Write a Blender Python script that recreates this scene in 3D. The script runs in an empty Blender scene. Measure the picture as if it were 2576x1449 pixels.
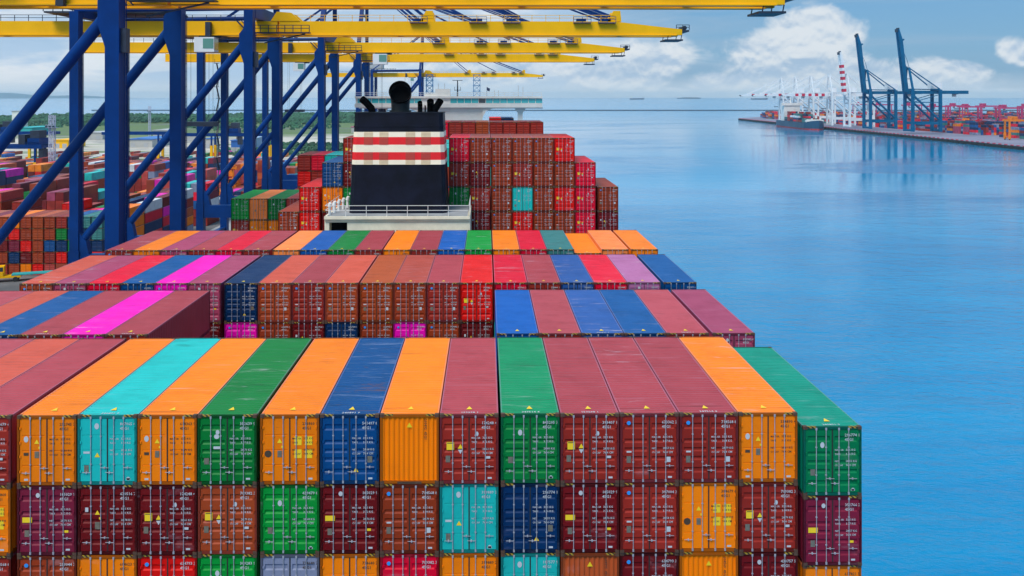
import bpy, math, random
from mathutils import Vector, Matrix
R = math.radians
random.seed(11)
sc = bpy.context.scene
C = sc.collection

# ------------------------------------------------------------------ camera
CH = 43.0                      # camera height over the water (z = 0)
cam_d = bpy.data.cameras.new('camera'); cam = bpy.data.objects.new('camera', cam_d); C.objects.link(cam)
cam_d.sensor_width = 36.0
cam_d.lens = 36.0 * 2300 / 2576
cam_d.shift_y = -482.5 / 2576
cam_d.shift_x = 43.0 / 2576
cam_d.clip_start = 0.5; cam_d.clip_end = 90000
cam.location = (0, 0, CH); cam.rotation_euler = (R(90), 0, R(-0.55))
sc.camera = cam
sc.view_settings.view_transform = 'Standard'; sc.view_settings.look = 'None'
sc.view_settings.exposure = 0.2; sc.view_settings.gamma = 1.0

# ------------------------------------------------------------------ sun + world
SUN_EL, SUN_AZ = 56.0, 212.0   # azimuth clockwise from +Y: behind the camera, a little to its left
sd = bpy.data.lights.new('sun', 'SUN'); sd.energy = 2.8; sd.angle = R(24); sd.color = (1.0, 0.93, 0.83)
sun = bpy.data.objects.new('sun', sd); C.objects.link(sun)
dv = Vector((math.sin(R(SUN_AZ)) * math.cos(R(SUN_EL)), math.cos(R(SUN_AZ)) * math.cos(R(SUN_EL)), math.sin(R(SUN_EL))))
sun.rotation_euler = dv.to_track_quat('Z', 'Y').to_euler(); sun.location = dv * 200

W = bpy.data.worlds.new('World'); sc.world = W; W.use_nodes = True
nt = W.node_tree; nt.nodes.clear()
def N(t, kind, **kw):
    n = t.nodes.new(kind)
    for k, v in kw.items():
        if k == 'inp':
            for a, b in v.items(): n.inputs[a].default_value = b
        else: setattr(n, k, v)
    return n
def setin(t, sock, v):
    if isinstance(v, (int, float)): sock.default_value = v
    elif isinstance(v, (tuple, list)): sock.default_value = v
    else: t.links.new(v, sock)
def M(t, op, a, b=0.0, c=0.0, clamp=False):
    n = t.nodes.new('ShaderNodeMath'); n.operation = op; n.use_clamp = clamp
    for i, v in enumerate((a, b, c)): setin(t, n.inputs[i], v)
    return n.outputs[0]
def MIX(t, f, a, b, mode='MIX'):
    n = t.nodes.new('ShaderNodeMix'); n.data_type = 'RGBA'; n.blend_type = mode; n.clamp_factor = True
    setin(t, n.inputs[0], f)
    setin(t, n.inputs[6], a if not isinstance(a, tuple) else (*a[:3], 1)); setin(t, n.inputs[7], b if not isinstance(b, tuple) else (*b[:3], 1))
    return n.outputs[2]
def RAMP(t, x, lo, hi):
    n = t.nodes.new('ShaderNodeMapRange'); n.interpolation_type = 'SMOOTHSTEP'
    setin(t, n.inputs[0], x); n.inputs[1].default_value = lo; n.inputs[2].default_value = hi
    return n.outputs[0]
def NOISE(t, vec, scale, detail=6, rough=0.55, dist=0.0):
    n = t.nodes.new('ShaderNodeTexNoise'); t.links.new(vec, n.inputs['Vector'])
    n.inputs['Scale'].default_value = scale; n.inputs['Detail'].default_value = detail
    n.inputs['Roughness'].default_value = rough; n.inputs['Distortion'].default_value = dist
    return n.outputs[0]
def COMB(t, x, y, z=0.0):
    n = t.nodes.new('ShaderNodeCombineXYZ')
    for i, v in enumerate((x, y, z)): setin(t, n.inputs[i], v)
    return n.outputs[0]
def world():
    t = nt
    tc = t.nodes.new('ShaderNodeTexCoord'); sp = t.nodes.new('ShaderNodeSeparateXYZ'); t.links.new(tc.outputs['Generated'], sp.inputs[0])
    az = M(t, 'ARCTAN2', sp.outputs[0], sp.outputs[1]); el = sp.outputs[2]
    sky = t.nodes.new('ShaderNodeTexSky'); sky.sky_type = 'NISHITA'; sky.sun_disc = False
    sky.sun_elevation = R(SUN_EL); sky.sun_rotation = R(SUN_AZ); sky.altitude = 40; sky.air_density = 1.2; sky.dust_density = 0.6; sky.ozone_density = 2.0
    blue = MIX(t, 1.0, sky.outputs[0], SKYTINT, 'MULTIPLY')
    blue = MIX(t, 0.75, blue, SKYBASE)
    # broad streaky layer, thick to the left, thin to the right
    v1 = COMB(t, M(t, 'MULTIPLY', az, 1.6), M(t, 'MULTIPLY', el, 12.0), 0.3)
    n1 = NOISE(t, v1, 1.7, 7, 0.6, 0.6)
    cover = M(t, 'ADD', M(t, 'MULTIPLY', RAMP(t, az, 0.0, 0.26), -0.42), 0.42)
    cover = M(t, 'ADD', cover, M(t, 'MULTIPLY', RAMP(t, el, 0.11, 0.3), 0.2))  # more cover above the frame, added to brighten the water
    m1 = RAMP(t, M(t, 'ADD', n1, cover), 0.55, 0.93)
    nv = NOISE(t, COMB(t, M(t, 'MULTIPLY', az, 5.0), M(t, 'MULTIPLY', el, 26.0), 4.0), 1.2, 5, 0.6, 0.3)
    streak = MIX(t, RAMP(t, nv, 0.38, 0.62), (3.3, 4.5, 5.9), (5.9, 6.25, 6.6))
    col = MIX(t, M(t, 'MULTIPLY', m1, 0.93), blue, streak)
    ng = NOISE(t, COMB(t, M(t, 'MULTIPLY', az, 3.0), M(t, 'MULTIPLY', el, 38.0), 9.0), 1.0, 6, 0.6, 0.5)
    col = MIX(t, M(t, 'MULTIPLY', RAMP(t, ng, 0.42, 0.62), M(t, 'MULTIPLY', RAMP(t, az, 0.05, 0.2), 0.45)), col, (2.4, 3.5, 4.7))
    added_glow = M(t, 'MULTIPLY', M(t, 'MULTIPLY', RAMP(t, el, 0.1, 0.15), M(t, 'SUBTRACT', 1.0, RAMP(t, el, 0.2, 0.34))), M(t, 'ADD', 0.35, M(t, 'MULTIPLY', n1, 0.8)))  # bright band above the frame, added to lighten the water's reflection
    col = MIX(t, M(t, 'MULTIPLY', added_glow, 0.9), col, (3.9, 6.6, 8.5))
    col = MIX(t, M(t, 'MULTIPLY', RAMP(t, el, 0.26, 0.36), M(t, 'SUBTRACT', 1.0, RAMP(t, el, 0.6, 0.8))), col, MIX(t, 1.0, col, (0.42, 1.02, 1.2), 'MULTIPLY'))
    # cumulus banks: (azimuth, elevation, half width, half height)
    px = lambda u, v: (math.atan((u - 1223) / 2300), (242 - v) / 2300 / math.sqrt(1 + ((u - 1223) / 2300) ** 2))
    banks = [(1975, 150, 150, 62), (2050, 90, 95, 70), (1930, 120, 80, 45), (2100, 185, 160, 50), (1880, 215, 150, 30), (2300, 205, 170, 42), (2360, 180, 90, 28),
             (2480, 238, 150, 16), (1640, 150, 95, 48), (1540, 190, 130, 50), (1790, 215, 60, 34), (2570, 130, 45, 30), (1720, 232, 200, 12), (2500, -185, 480, 115), (1750, -240, 260, 90), (1230, 150, 200, 60)]
    F = None
    for (u, v, ru, rv) in banks:
        a0, e0 = px(u, v)
        dx = M(t, 'MULTIPLY', M(t, 'SUBTRACT', az, a0), 2300 / ru); dy = M(t, 'MULTIPLY', M(t, 'SUBTRACT', el, e0), 2300 / rv)
        r = M(t, 'SQRT', M(t, 'ADD', M(t, 'MULTIPLY', dx, dx), M(t, 'MULTIPLY', dy, dy)))
        f = M(t, 'SUBTRACT', 1.0, r)
        F = f if F is None else M(t, 'MAXIMUM', F, f)
    F = M(t, 'MAXIMUM', F, -0.6)
    v2 = COMB(t, M(t, 'MULTIPLY', az, 13.0), M(t, 'MULTIPLY', el, 19.0), 1.7)
    n2 = NOISE(t, v2, 1.9, 9, 0.52, 0.3)
    Fm = M(t, 'ADD', M(t, 'ADD', F, 0.14), M(t, 'MULTIPLY', M(t, 'SUBTRACT', n2, 0.5), 1.7))
    m2 = RAMP(t, Fm, -0.12, 0.42)
    n3 = NOISE(t, COMB(t, M(t, 'MULTIPLY', az, 13.0), M(t, 'SUBTRACT', M(t, 'MULTIPLY', el, 19.0), 0.09), 1.7), 1.9, 9, 0.52, 0.3)
    lit = M(t, 'ADD', M(t, 'MULTIPLY', M(t, 'SUBTRACT', n3, n2), -4.5), M(t, 'ADD', 0.26, M(t, 'MULTIPLY', RAMP(t, el, 0.01, 0.07), 0.45)))
    cc = MIX(t, RAMP(t, lit, -0.15, 0.95), (2.9, 3.95, 5.2), (5.6, 5.95, 6.25))
    col = MIX(t, M(t, 'MULTIPLY', m2, 0.92), col, cc)
    col = MIX(t, RAMP(t, el, 0.35, 0.8), col, MIX(t, 1.0, col, (1.35, 1.3, 1.25), 'MULTIPLY'))
    # pale, slightly warm strip right above the sea
    hz = M(t, 'SUBTRACT', 1.0, RAMP(t, el, 0.0, 0.028))
    col = MIX(t, M(t, 'MULTIPLY', hz, 0.65), col, (5.2, 5.8, 6.2))
    # below the horizon nothing shows; keep it sea-coloured
    bg = t.nodes.new('ShaderNodeBackground'); bg.inputs[1].default_value = 0.12; t.links.new(col, bg.inputs[0])
    o = t.nodes.new('ShaderNodeOutputWorld'); t.links.new(bg.outputs[0], o.inputs[0])
SKYTINT = (0.75, 1.0, 1.15)
SKYBASE = (0.6, 1.85, 3.9)
world()

# ------------------------------------------------------------------ materials
MATS = {}
def newmat(name):
    m = bpy.data.materials.new(name); m.use_nodes = True; t = m.node_tree
    return m, t, t.nodes['Principled BSDF']
def simple(name, col, rough=0.55, var=0.12, scale=0.6, metal=0.0, spec=0.5, bump=0.0, bscale=8.0):
    m, t, b = newmat(name)
    tc = t.nodes.new('ShaderNodeTexCoord')
    n = NOISE(t, tc.outputs['Object'], scale, 8, 0.65)
    hi = tuple(min(1, c * (1 + var)) for c in col); lo = tuple(c * (1 - var) for c in col)
    t.links.new(MIX(t, RAMP(t, n, 0.3, 0.7), lo, hi), b.inputs['Base Color'])
    b.inputs['Roughness'].default_value = rough; b.inputs['Metallic'].default_value = metal
    b.inputs['Specular IOR Level'].default_value = spec
    if bump:
        bp = t.nodes.new('ShaderNodeBump'); bp.inputs['Strength'].default_value = bump; bp.inputs['Distance'].default_value = 0.05
        t.links.new(NOISE(t, tc.outputs['Object'], bscale, 6), bp.inputs['Height']); t.links.new(bp.outputs[0], b.inputs['Normal'])
    MATS[name] = m; return m
def paint(name, mul, rust, rough, wear, sheen_fade=0.0, spec=0.16):
    """container paint: colour comes from each object's own colour, with rust, grime and scuffs"""
    m, t, b = newmat(name)
    oi = t.nodes.new('ShaderNodeObjectInfo'); tc = t.nodes.new('ShaderNodeTexCoord')
    off = COMB(t, M(t, 'MULTIPLY', oi.outputs['Random'], 91.0), M(t, 'MULTIPLY', oi.outputs['Random'], 57.0), M(t, 'MULTIPLY', oi.outputs['Random'], 33.0))
    va = t.nodes.new('ShaderNodeVectorMath'); va.operation = 'ADD'; t.links.new(tc.outputs['Object'], va.inputs[0]); t.links.new(off, va.inputs[1])
    P = va.outputs[0]
    mp = t.nodes.new('ShaderNodeMapping'); mp.inputs['Scale'].default_value = (0.35, 2.2, 1.0); t.links.new(P, mp.inputs[0])
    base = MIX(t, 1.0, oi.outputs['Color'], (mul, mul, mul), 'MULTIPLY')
    g = NOISE(t, P, 0.55, 7, 0.7)
    base = MIX(t, M(t, 'MULTIPLY', RAMP(t, g, 0.4, 0.75), 0.34), base, MIX(t, 1.0, base, (0.5, 0.42, 0.4), 'MULTIPLY'))
    # faded, chalky bands and scuffs running across the box
    s = NOISE(t, mp.outputs[0], 0.9, 8, 0.7, 0.4)
    amt = M(t, 'MULTIPLY', RAMP(t, s, 0.56, 0.72), M(t, 'MULTIPLY', RAMP(t, oi.outputs['Random'], 0.25, 1.0), wear))
    base = MIX(t, M(t, 'MULTIPLY', amt, 0.75), base, (0.52, 0.43, 0.5))
    d = NOISE(t, mp.outputs[0], 2.6, 6, 0.7)
    base = MIX(t, M(t, 'MULTIPLY', RAMP(t, d, 0.66, 0.76), 0.55 * rust + 0.12), base, (0.05, 0.035, 0.03))
    r2 = NOISE(t, P, 2.4, 9, 0.75)
    base = MIX(t, M(t, 'MULTIPLY', RAMP(t, r2, 0.62, 0.72), rust), base, (0.10, 0.035, 0.015))
    if name == 'paint_worn':
        wn = NOISE(t, mp.outputs[0], 0.32, 8, 0.75, 1.5)
        base = MIX(t, M(t, 'MULTIPLY', RAMP(t, wn, 0.53, 0.72), 0.42), base, (0.42, 0.45, 0.58))
        base = MIX(t, M(t, 'MULTIPLY', RAMP(t, wn, 0.42, 0.36), 0.6), base, (0.13, 0.05, 0.03))
    if sheen_fade: base = MIX(t, sheen_fade, base, (0.62, 0.42, 0.75))  # lilac mix: sky sheen put into the roof colour, fading on the rails
    if name in ('paint_roof', 'paint_worn'):      # chalked cross bands, scraped ridges and dark puddle stains on the roofs
        mq = t.nodes.new('ShaderNodeMapping'); mq.inputs['Scale'].default_value = (0.16, 5.5, 1.0); t.links.new(P, mq.inputs[0])
        q = NOISE(t, mq.outputs[0], 1.3, 7, 0.72, 0.2)
        base = MIX(t, M(t, 'MULTIPLY', RAMP(t, q, 0.58, 0.7), 0.22), base, (0.55, 0.46, 0.62))
        base = MIX(t, M(t, 'MULTIPLY', RAMP(t, q, 0.43, 0.3), 0.5), base, (0.04, 0.02, 0.02))
        pd = NOISE(t, mp.outputs[0], 0.55, 6, 0.6, 0.9)
        base = MIX(t, M(t, 'MULTIPLY', RAMP(t, pd, 0.63, 0.69), 0.45), base, MIX(t, 1.0, base, (0.45, 0.4, 0.38), 'MULTIPLY'))
    b.inputs['Specular IOR Level'].default_value = spec
    t.links.new(base, b.inputs['Base Color'])
    t.links.new(M(t, 'ADD', M(t, 'MULTIPLY', g, 0.3), rough - 0.15), b.inputs['Roughness'])
    MATS[name] = m; return m
paint('paint', 1.0, 0.35, 0.46, 0.22)
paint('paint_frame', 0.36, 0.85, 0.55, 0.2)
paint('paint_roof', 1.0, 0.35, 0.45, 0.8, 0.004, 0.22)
paint('paint_rail', 1.0, 0.3, 0.42, 0.9, 0.1, 0.3)
paint('paint_worn', 0.85, 0.7, 0.5, 0.5, 0.0, 0.22)
simple('casting', (0.075, 0.035, 0.02), 0.7, 0.4, 3)
simple('galvanised', (0.33, 0.33, 0.39), 0.55, 0.3, 2, 0.1)
simple('mark_white', (0.5, 0.51, 0.55), 0.6, 0.05)
simple('mark_yellow', (0.85, 0.56, 0.01), 0.5, 0.06)
simple('mark_grey', (0.2, 0.17, 0.13), 0.4, 0.2, 6, 0.3)
simple('mark_dark', (0.06, 0.035, 0.02), 0.6, 0.1)
simple('mark_blue', (0.02, 0.25, 0.7), 0.5, 0.05)
simple('navy_steel', (0.0, 0.03, 0.16), 0.45, 0.25, 0.12, 0, 0.12)
simple('crane_yellow', (0.88, 0.44, 0.0), 0.5, 0.08, 0.1, 0, 0.2)
simple('pale_blue_steel', (0.05, 0.2, 0.42), 0.5, 0.15, 0.2)
simple('far_blue_steel', (0.0, 0.1, 0.22), 0.6, 0.15, 0.1, 0, 0.1)
simple('far_white_steel', (0.72, 0.73, 0.76), 0.5, 0.08, 0.1)
simple('far_red_steel', (0.6, 0.02, 0.06), 0.5, 0.1, 0.1)
simple('pink_steel', (0.45, 0.04, 0.15), 0.5, 0.15, 0.1)
simple('dark_steel', (0.012, 0.02, 0.045), 0.55, 0.3, 0.5)
simple('rail_grey', (0.42, 0.43, 0.45), 0.5, 0.1)
simple('ship_cream', (0.8, 0.72, 0.56), 0.5, 0.1, 0.7)
simple('ship_white', (0.74, 0.72, 0.7), 0.45, 0.07, 0.3)
simple('funnel_black', (0.004, 0.005, 0.014), 0.5, 0.5, 0.5, 0, 0.15)
simple('soot_and_shade', (0.002, 0.002, 0.003), 0.85, 0.2, 1, 0, 0.03)  # soot of the pipes, also the painted dark inside the casing opening
simple('pipe_metal', (0.006, 0.006, 0.007), 0.45, 0.7, 1.2)
simple('funnel_red', (0.72, 0.002, 0.006), 0.45, 0.08, 0.4)
simple('funnel_cream', (0.86, 0.77, 0.6), 0.45, 0.06, 0.4)
simple('louvre_red', (0.4, 0.02, 0.008), 0.5, 0.1, 0.8)
simple('louvre_cream', (0.6, 0.47, 0.3), 0.5, 0.1, 0.8)
simple('deck_grey', (0.3, 0.31, 0.33), 0.6, 0.2, 0.4)
simple('hull_blue', (0.015, 0.03, 0.09), 0.5, 0.2, 0.1)
simple('hull_green', (0.01, 0.06, 0.12), 0.5, 0.2, 0.05)
simple('boot_red', (0.4, 0.03, 0.03), 0.6, 0.2, 0.05)
simple('concrete', (0.33, 0.32, 0.33), 0.85, 0.25, 0.12)
simple('asphalt', (0.13, 0.125, 0.13), 0.9, 0.4, 0.06)
simple('rubber', (0.015, 0.015, 0.016), 0.8, 0.2)
simple('roof_blue', (0.02, 0.12, 0.42), 0.5, 0.15, 0.05)
simple('roof_grey', (0.4, 0.4, 0.42), 0.6, 0.15, 0.05)
simple('roof_teal', (0.02, 0.35, 0.36), 0.6, 0.15, 0.05)
simple('wall_pale', (0.42, 0.4, 0.38), 0.7, 0.1, 0.1)
simple('orange_machine', (0.75, 0.2, 0.005), 0.45, 0.15, 0.5)
simple('apron_grey', (0.19, 0.18, 0.25), 0.85, 0.2, 0.02)
simple('leaf_green', (0.02, 0.085, 0.04), 0.8, 0.55, 0.02)
simple('rock_grey', (0.06, 0.07, 0.09), 0.9, 0.3, 0.05)
simple('hill_blue', (0.05, 0.09, 0.12), 0.9, 0.2, 0.002)
simple('light_blue_box', (0.3, 0.4, 0.6), 0.5, 0.1, 0.5)
def glassmat(name, col, rough=0.08):
    m, t, b = newmat(name); b.inputs['Base Color'].default_value = (*col, 1); b.inputs['Roughness'].default_value = rough
    b.inputs['Specular IOR Level'].default_value = 0.9; MATS[name] = m
glassmat('bridge_glass', (0.03, 0.42, 0.48)); glassmat('dark_glass', (0.01, 0.03, 0.05)); glassmat('cab_glass', (0.12, 0.3, 0.27))
def hazard():
    m, t, b = newmat('hazard'); tc = t.nodes.new('ShaderNodeTexCoord')
    w = t.nodes.new('ShaderNodeTexWave'); w.wave_type = 'BANDS'; w.bands_direction = 'DIAGONAL'; w.wave_profile = 'SIN'
    w.inputs['Scale'].default_value = 3.4; t.links.new(tc.outputs['Object'], w.inputs[0])
    n = NOISE(t, tc.outputs['Object'], 9, 4)
    f = M(t, 'MULTIPLY', RAMP(t, w.outputs[1], 0.45, 0.55), RAMP(t, n, 0.3, 0.45))
    t.links.new(MIX(t, f, (0.03, 0.015, 0.01), (0.38, 0.24, 0.015)), b.inputs['Base Color']); b.inputs['Roughness'].default_value = 0.6
    MATS['hazard'] = m
hazard()
def watermat():
    m, t, b = newmat('water'); tc = t.nodes.new('ShaderNodeTexCoord')
    P = tc.outputs['Object']
    mp = t.nodes.new('ShaderNodeMapping'); mp.inputs['Scale'].default_value = (0.55, 1.0, 1.0); mp.inputs['Rotation'].default_value = (0, 0, R(12)); t.links.new(P, mp.inputs[0])
    a = NOISE(t, mp.outputs[0], 0.55, 5, 0.6, 0.3); c = NOISE(t, mp.outputs[0], 0.09, 4, 0.55, 0.3)
    sp = t.nodes.new('ShaderNodeSeparateXYZ'); t.links.new(P, sp.inputs[0])
    mb = t.nodes.new('ShaderNodeMapping'); mb.inputs['Scale'].default_value = (0.45, 1.0, 1.0); mb.inputs['Rotation'].default_value = (0, 0, R(-14)); t.links.new(P, mb.inputs[0])
    big = NOISE(t, mb.outputs[0], 0.0075, 6, 0.62, 1.2)
    # open, wind-ruffled water by the ship; calmer slicks in the sheltered basin beyond
    calm = M(t, 'MULTIPLY', M(t, 'MULTIPLY', RAMP(t, sp.outputs[1], 170.0, 520.0), RAMP(t, big, 0.33, 0.5)), M(t, 'SUBTRACT', 1.0, RAMP(t, sp.outputs[1], 1100.0, 2300.0)))
    tiny = NOISE(t, mp.outputs[0], 1.7, 4, 0.6, 0.2)
    h = M(t, 'ADD', M(t, 'ADD', M(t, 'MULTIPLY', a, 0.7), M(t, 'MULTIPLY', tiny, 0.22)), M(t, 'MULTIPLY', c, 1.7))
    bp = t.nodes.new('ShaderNodeBump'); bp.inputs['Distance'].default_value = 0.5; t.links.new(h, bp.inputs['Height'])
    t.links.new(M(t, 'SUBTRACT', 1.0, M(t, 'MULTIPLY', calm, 0.9)), bp.inputs['Strength'])
    t.links.new(bp.outputs[0], b.inputs['Normal'])
    t.links.new(MIX(t, RAMP(t, big, 0.35, 0.65), (0.0, 0.185, 0.41), (0.0, 0.27, 0.52)), b.inputs['Base Color'])
    t.links.new(M(t, 'SUBTRACT', 0.1, M(t, 'MULTIPLY', calm, 0.07)), b.inputs['Roughness'])
    b.inputs['IOR'].default_value = 1.33
    MATS['water'] = m
watermat()
def landmat():
    m, t, b = newmat('scrubland'); tc = t.nodes.new('ShaderNodeTexCoord'); P = tc.outputs['Object']
    sp = t.nodes.new('ShaderNodeSeparateXYZ'); t.links.new(P, sp.inputs[0])
    mp = t.nodes.new('ShaderNodeMapping'); mp.inputs['Scale'].default_value = (0.35, 1.0, 1.0); t.links.new(P, mp.inputs[0])
    n1 = NOISE(t, mp.outputs[0], 0.006, 7, 0.65, 0.5); n2 = NOISE(t, P, 0.03, 7, 0.7); n3 = NOISE(t, mp.outputs[0], 0.012, 6, 0.6, 0.8)
    green = MIX(t, n2, (0.05, 0.11, 0.03), (0.15, 0.19, 0.06))
    sand = MIX(t, n2, (0.42, 0.36, 0.3), (0.62, 0.56, 0.5))
    y = M(t, 'ADD', sp.outputs[1], M(t, 'MULTIPLY', M(t, 'SUBTRACT', n1, 0.5), 420.0))
    bare = M(t, 'SUBTRACT', 1.0, RAMP(t, y, 840.0, 930.0))
    bare = M(t, 'MULTIPLY', bare, RAMP(t, n3, 0.36, 0.5))
    c1 = MIX(t, bare, green, sand)
    c1 = MIX(t, M(t, 'MULTIPLY', M(t, 'MULTIPLY', RAMP(t, n3, 0.52, 0.58), RAMP(t, n2, 0.4, 0.6)), 0.8), c1, (0.13, 0.125, 0.13))
    t.links.new(c1, b.inputs['Base Color']); b.inputs['Roughness'].default_value = 0.95
    MATS['scrubland'] = m
landmat()

# ------------------------------------------------------------------ mesh builder
class MB:
    def __init__(s): s.v = []; s.f = []; s.m = []; s.sm = []; s.pieces = []
    def add(s, vs, fs, mi=0, smooth=False):
        o = len(s.v); s.v += [tuple(v) for v in vs]; s.f += [tuple(i + o for i in f) for f in fs]; s.m += [mi] * len(fs); s.sm += [smooth] * len(fs)
    def box(s, x0, x1, y0, y1, z0, z1, mi=0):
        s.add([(x0, y0, z0), (x1, y0, z0), (x1, y1, z0), (x0, y1, z0), (x0, y0, z1), (x1, y0, z1), (x1, y1, z1), (x0, y1, z1)],
              [(0, 3, 2, 1), (4, 5, 6, 7), (0, 1, 5, 4), (1, 2, 6, 5), (2, 3, 7, 6), (3, 0, 4, 7)], mi)
    def beam(s, a, b, w, h=None, mi=0):
        """rectangular bar from a to b"""
        h = h or w; a = Vector(a); b = Vector(b); d = (b - a).normalized()
        up = Vector((0, 0, 1)) if abs(d.z) < 0.99 else Vector((0, 1, 0))
        r = d.cross(up).normalized(); u = r.cross(d).normalized()
        c = [(-w / 2, -h / 2), (w / 2, -h / 2), (w / 2, h / 2), (-w / 2, h / 2)]
        s.add([p + r * x + u * y for p in (a, b) for x, y in c], [(0, 1, 2, 3), (7, 6, 5, 4), (0, 4, 5, 1), (1, 5, 6, 2), (2, 6, 7, 3), (3, 7, 4, 0)], mi)
    def tube(s, a, b, r0, r1=None, n=8, mi=0, cap=True):
        r1 = r0 if r1 is None else r1; a = Vector(a); b = Vector(b); d = (b - a).normalized()
        up = Vector((0, 0, 1)) if abs(d.z) < 0.9 else Vector((0, 1, 0))
        r = d.cross(up).normalized(); u = r.cross(d)
        vs = []
        for p, rr in ((a, r0), (b, r1)):
            for i in range(n):
                t = 2 * math.pi * i / n; vs.append(p + (r * math.cos(t) + u * math.sin(t)) * rr)
        s.add(vs, [(i, (i + 1) % n, n + (i + 1) % n, n + i) for i in range(n)], mi, True)
        if cap: s.add(vs, [tuple(range(n))[::-1], tuple(range(n, 2 * n))], mi)
    def path(s, pts, r, n=12, mi=0, inner=None):
        """bent pipe; inner = material of its open mouth"""
        pts = [Vector(p) for p in pts]; rs = r if isinstance(r, (list, tuple)) else [r] * len(pts)
        vs = []
        for k, p in enumerate(pts):
            d = (pts[min(k + 1, len(pts) - 1)] - pts[max(k - 1, 0)]).normalized()
            rt = d.cross(Vector((0.02, 1, 0.03))).normalized(); u = rt.cross(d)
            for i in range(n):
                t = 2 * math.pi * i / n; vs.append(p + (rt * math.cos(t) + u * math.sin(t)) * rs[k])
        fs = [(k * n + i, k * n + (i + 1) % n, (k + 1) * n + (i + 1) % n, (k + 1) * n + i) for k in range(len(pts) - 1) for i in range(n)]
        s.add(vs, fs, mi, True); s.add(vs[:n], [tuple(range(n))], mi)
        if inner is not None:     # a sunk mouth
            d = (pts[-1] - pts[-2]).normalized(); last = vs[-n:]; c = pts[-1]
            a = [c + (Vector(v) - c) * 0.94 for v in last]; b = [v - d * rs[-1] * 0.9 for v in a]
            s.add([*last, *a], [(i, (i + 1) % n, n + (i + 1) % n, n + i) for i in range(n)], inner)
            s.add([*a, *b], [(i, (i + 1) % n, n + (i + 1) % n, n + i) for i in range(n)] + [tuple(range(n, 2 * n))], inner)
        else: s.add(vs[-n:], [tuple(range(n))[::-1]], mi)
    def prism(s, poly, z0, z1, mi=0):
        n = len(poly)
        s.add([(x, y, z0) for x, y in poly] + [(x, y, z1) for x, y in poly], [tuple(range(n))[::-1], tuple(range(n, 2 * n))] + [(i, (i + 1) % n, n + (i + 1) % n, n + i) for i in range(n)], mi)
    def prism_y(s, poly, y0, y1, mi=0):
        """poly in the x-z plane, pushed along y"""
        n = len(poly)
        s.add([(x, y0, z) for x, z in poly] + [(x, y1, z) for x, z in poly], [tuple(range(n)), tuple(range(n, 2 * n))[::-1]] + [(i, n + i, n + (i + 1) % n, (i + 1) % n) for i in range(n)], mi)
    def railing(s, a, b, h=1.1, step=2.0, r=0.035, mi=0):
        a = Vector(a); b = Vector(b); L = (b - a).length; k = max(1, int(L / step))
        for z in (h, h * 0.55): s.beam(a + Vector((0, 0, z)), b + Vector((0, 0, z)), r * 2, None, mi)
        for i in range(k + 1):
            p = a.lerp(b, i / k); s.beam(p, p + Vector((0, 0, h)), r * 2, None, mi)
    def mesh(s, name, mats):
        me = bpy.data.meshes.new(name); me.from_pydata(s.v, [], s.f)
        for m in mats: me.materials.append(MATS[m])
        me.polygons.foreach_set('material_index', s.m); me.polygons.foreach_set('use_smooth', s.sm); me.update(); return me
    def build(s, name, mats, parent=None, color=None, loc=None):
        if isinstance(mats, str): mats = [mats]
        return link(name, s.mesh(name, mats), parent, color, loc)
def link(name, me, parent=None, color=None, loc=None):
    o = bpy.data.objects.new(name, me); C.objects.link(o)
    if parent is not None: o.parent = parent
    if color: o.color = (*color, 1)
    if loc: o.location = loc
    return o
def tag(o, label=None, cat=None, group=None, kind=None):
    for k, v in (('label', label), ('category', cat), ('group', group), ('kind', kind)):
        if v: o[k] = v
    return o
def thing(name, label, cat, loc=(0, 0, 0), rz=0, group=None):
    o = bpy.data.objects.new(name, None); C.objects.link(o); o.location = loc; o.rotation_euler = (0, 0, rz); o.empty_display_size = 0.5
    return tag(o, label, cat, group)
def copy_tree(o, parent=None, color=None):
    c = o.copy(); C.objects.link(c); c.parent = parent
    if color and o.type == 'MESH': c.color = (*color, 1)
    for ch in o.children: copy_tree(ch, c, color)
    return c
ORD = ['', 'first', 'second', 'third', 'fourth', 'fifth', 'sixth', 'seventh', 'eighth', 'ninth', 'tenth', 'eleventh', 'twelfth', 'thirteenth', 'fourteenth', 'fifteenth',
       'sixteenth', 'seventeenth', 'eighteenth', 'nineteenth', 'twentieth', 'twenty-first', 'twenty-second', 'twenty-third', 'twenty-fourth', 'twenty-fifth', 'twenty-sixth',
       'twenty-seventh', 'twenty-eighth', 'twenty-ninth', 'thirtieth', 'thirty-first', 'thirty-second', 'thirty-third', 'thirty-fourth', 'thirty-fifth', 'thirty-sixth']

# ------------------------------------------------------------------ sea, land, sky line
def sheet(name, poly, z, mat, depth=0.0):
    b = MB()
    if depth: b.prism(poly, z - depth, z)
    else: b.add([(x, y, z) for x, y in poly], [tuple(range(len(poly)))])
    return tag(b.build(name, mat), kind='structure')
sheet('sea', [(-16000, -2000), (16000, -2000), (16000, 24000), (-16000, 24000)], 0, 'water')
QZ = 3.2
sheet('quay_ground', [(-700, -60), (-37.2, -60), (-37.2, 1000), (-60, 1300), (-700, 1300)], QZ, 'concrete', 6)
sheet('yard_ground', [(-690, 150), (-82, 150), (-82, 500), (-690, 500)], QZ + 0.02, 'asphalt')
sheet('scrubland', [(-2600, 545), (-80, 545), (-60, 900), (-75, 1500), (-95, 1950), (-330, 2010), (-700, 1930), (-900, 1640), (-1300, 1500), (-2600, 1420)], QZ + 0.6, 'scrubland', 6)
hb = MB(); pts = []
for i in range(41):
    t = i / 40; pts.append((-12800 + 5000 * t, 20000, 5 + 112 * max(0, math.sin(t * math.pi)) ** 1.3 * (0.75 + 0.25 * math.sin(t * 17))))
vs = []
for (x, y, z) in pts: vs += [(x, y - 1500, -2), (x, y, z), (x, y + 1500, -2)]
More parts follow.
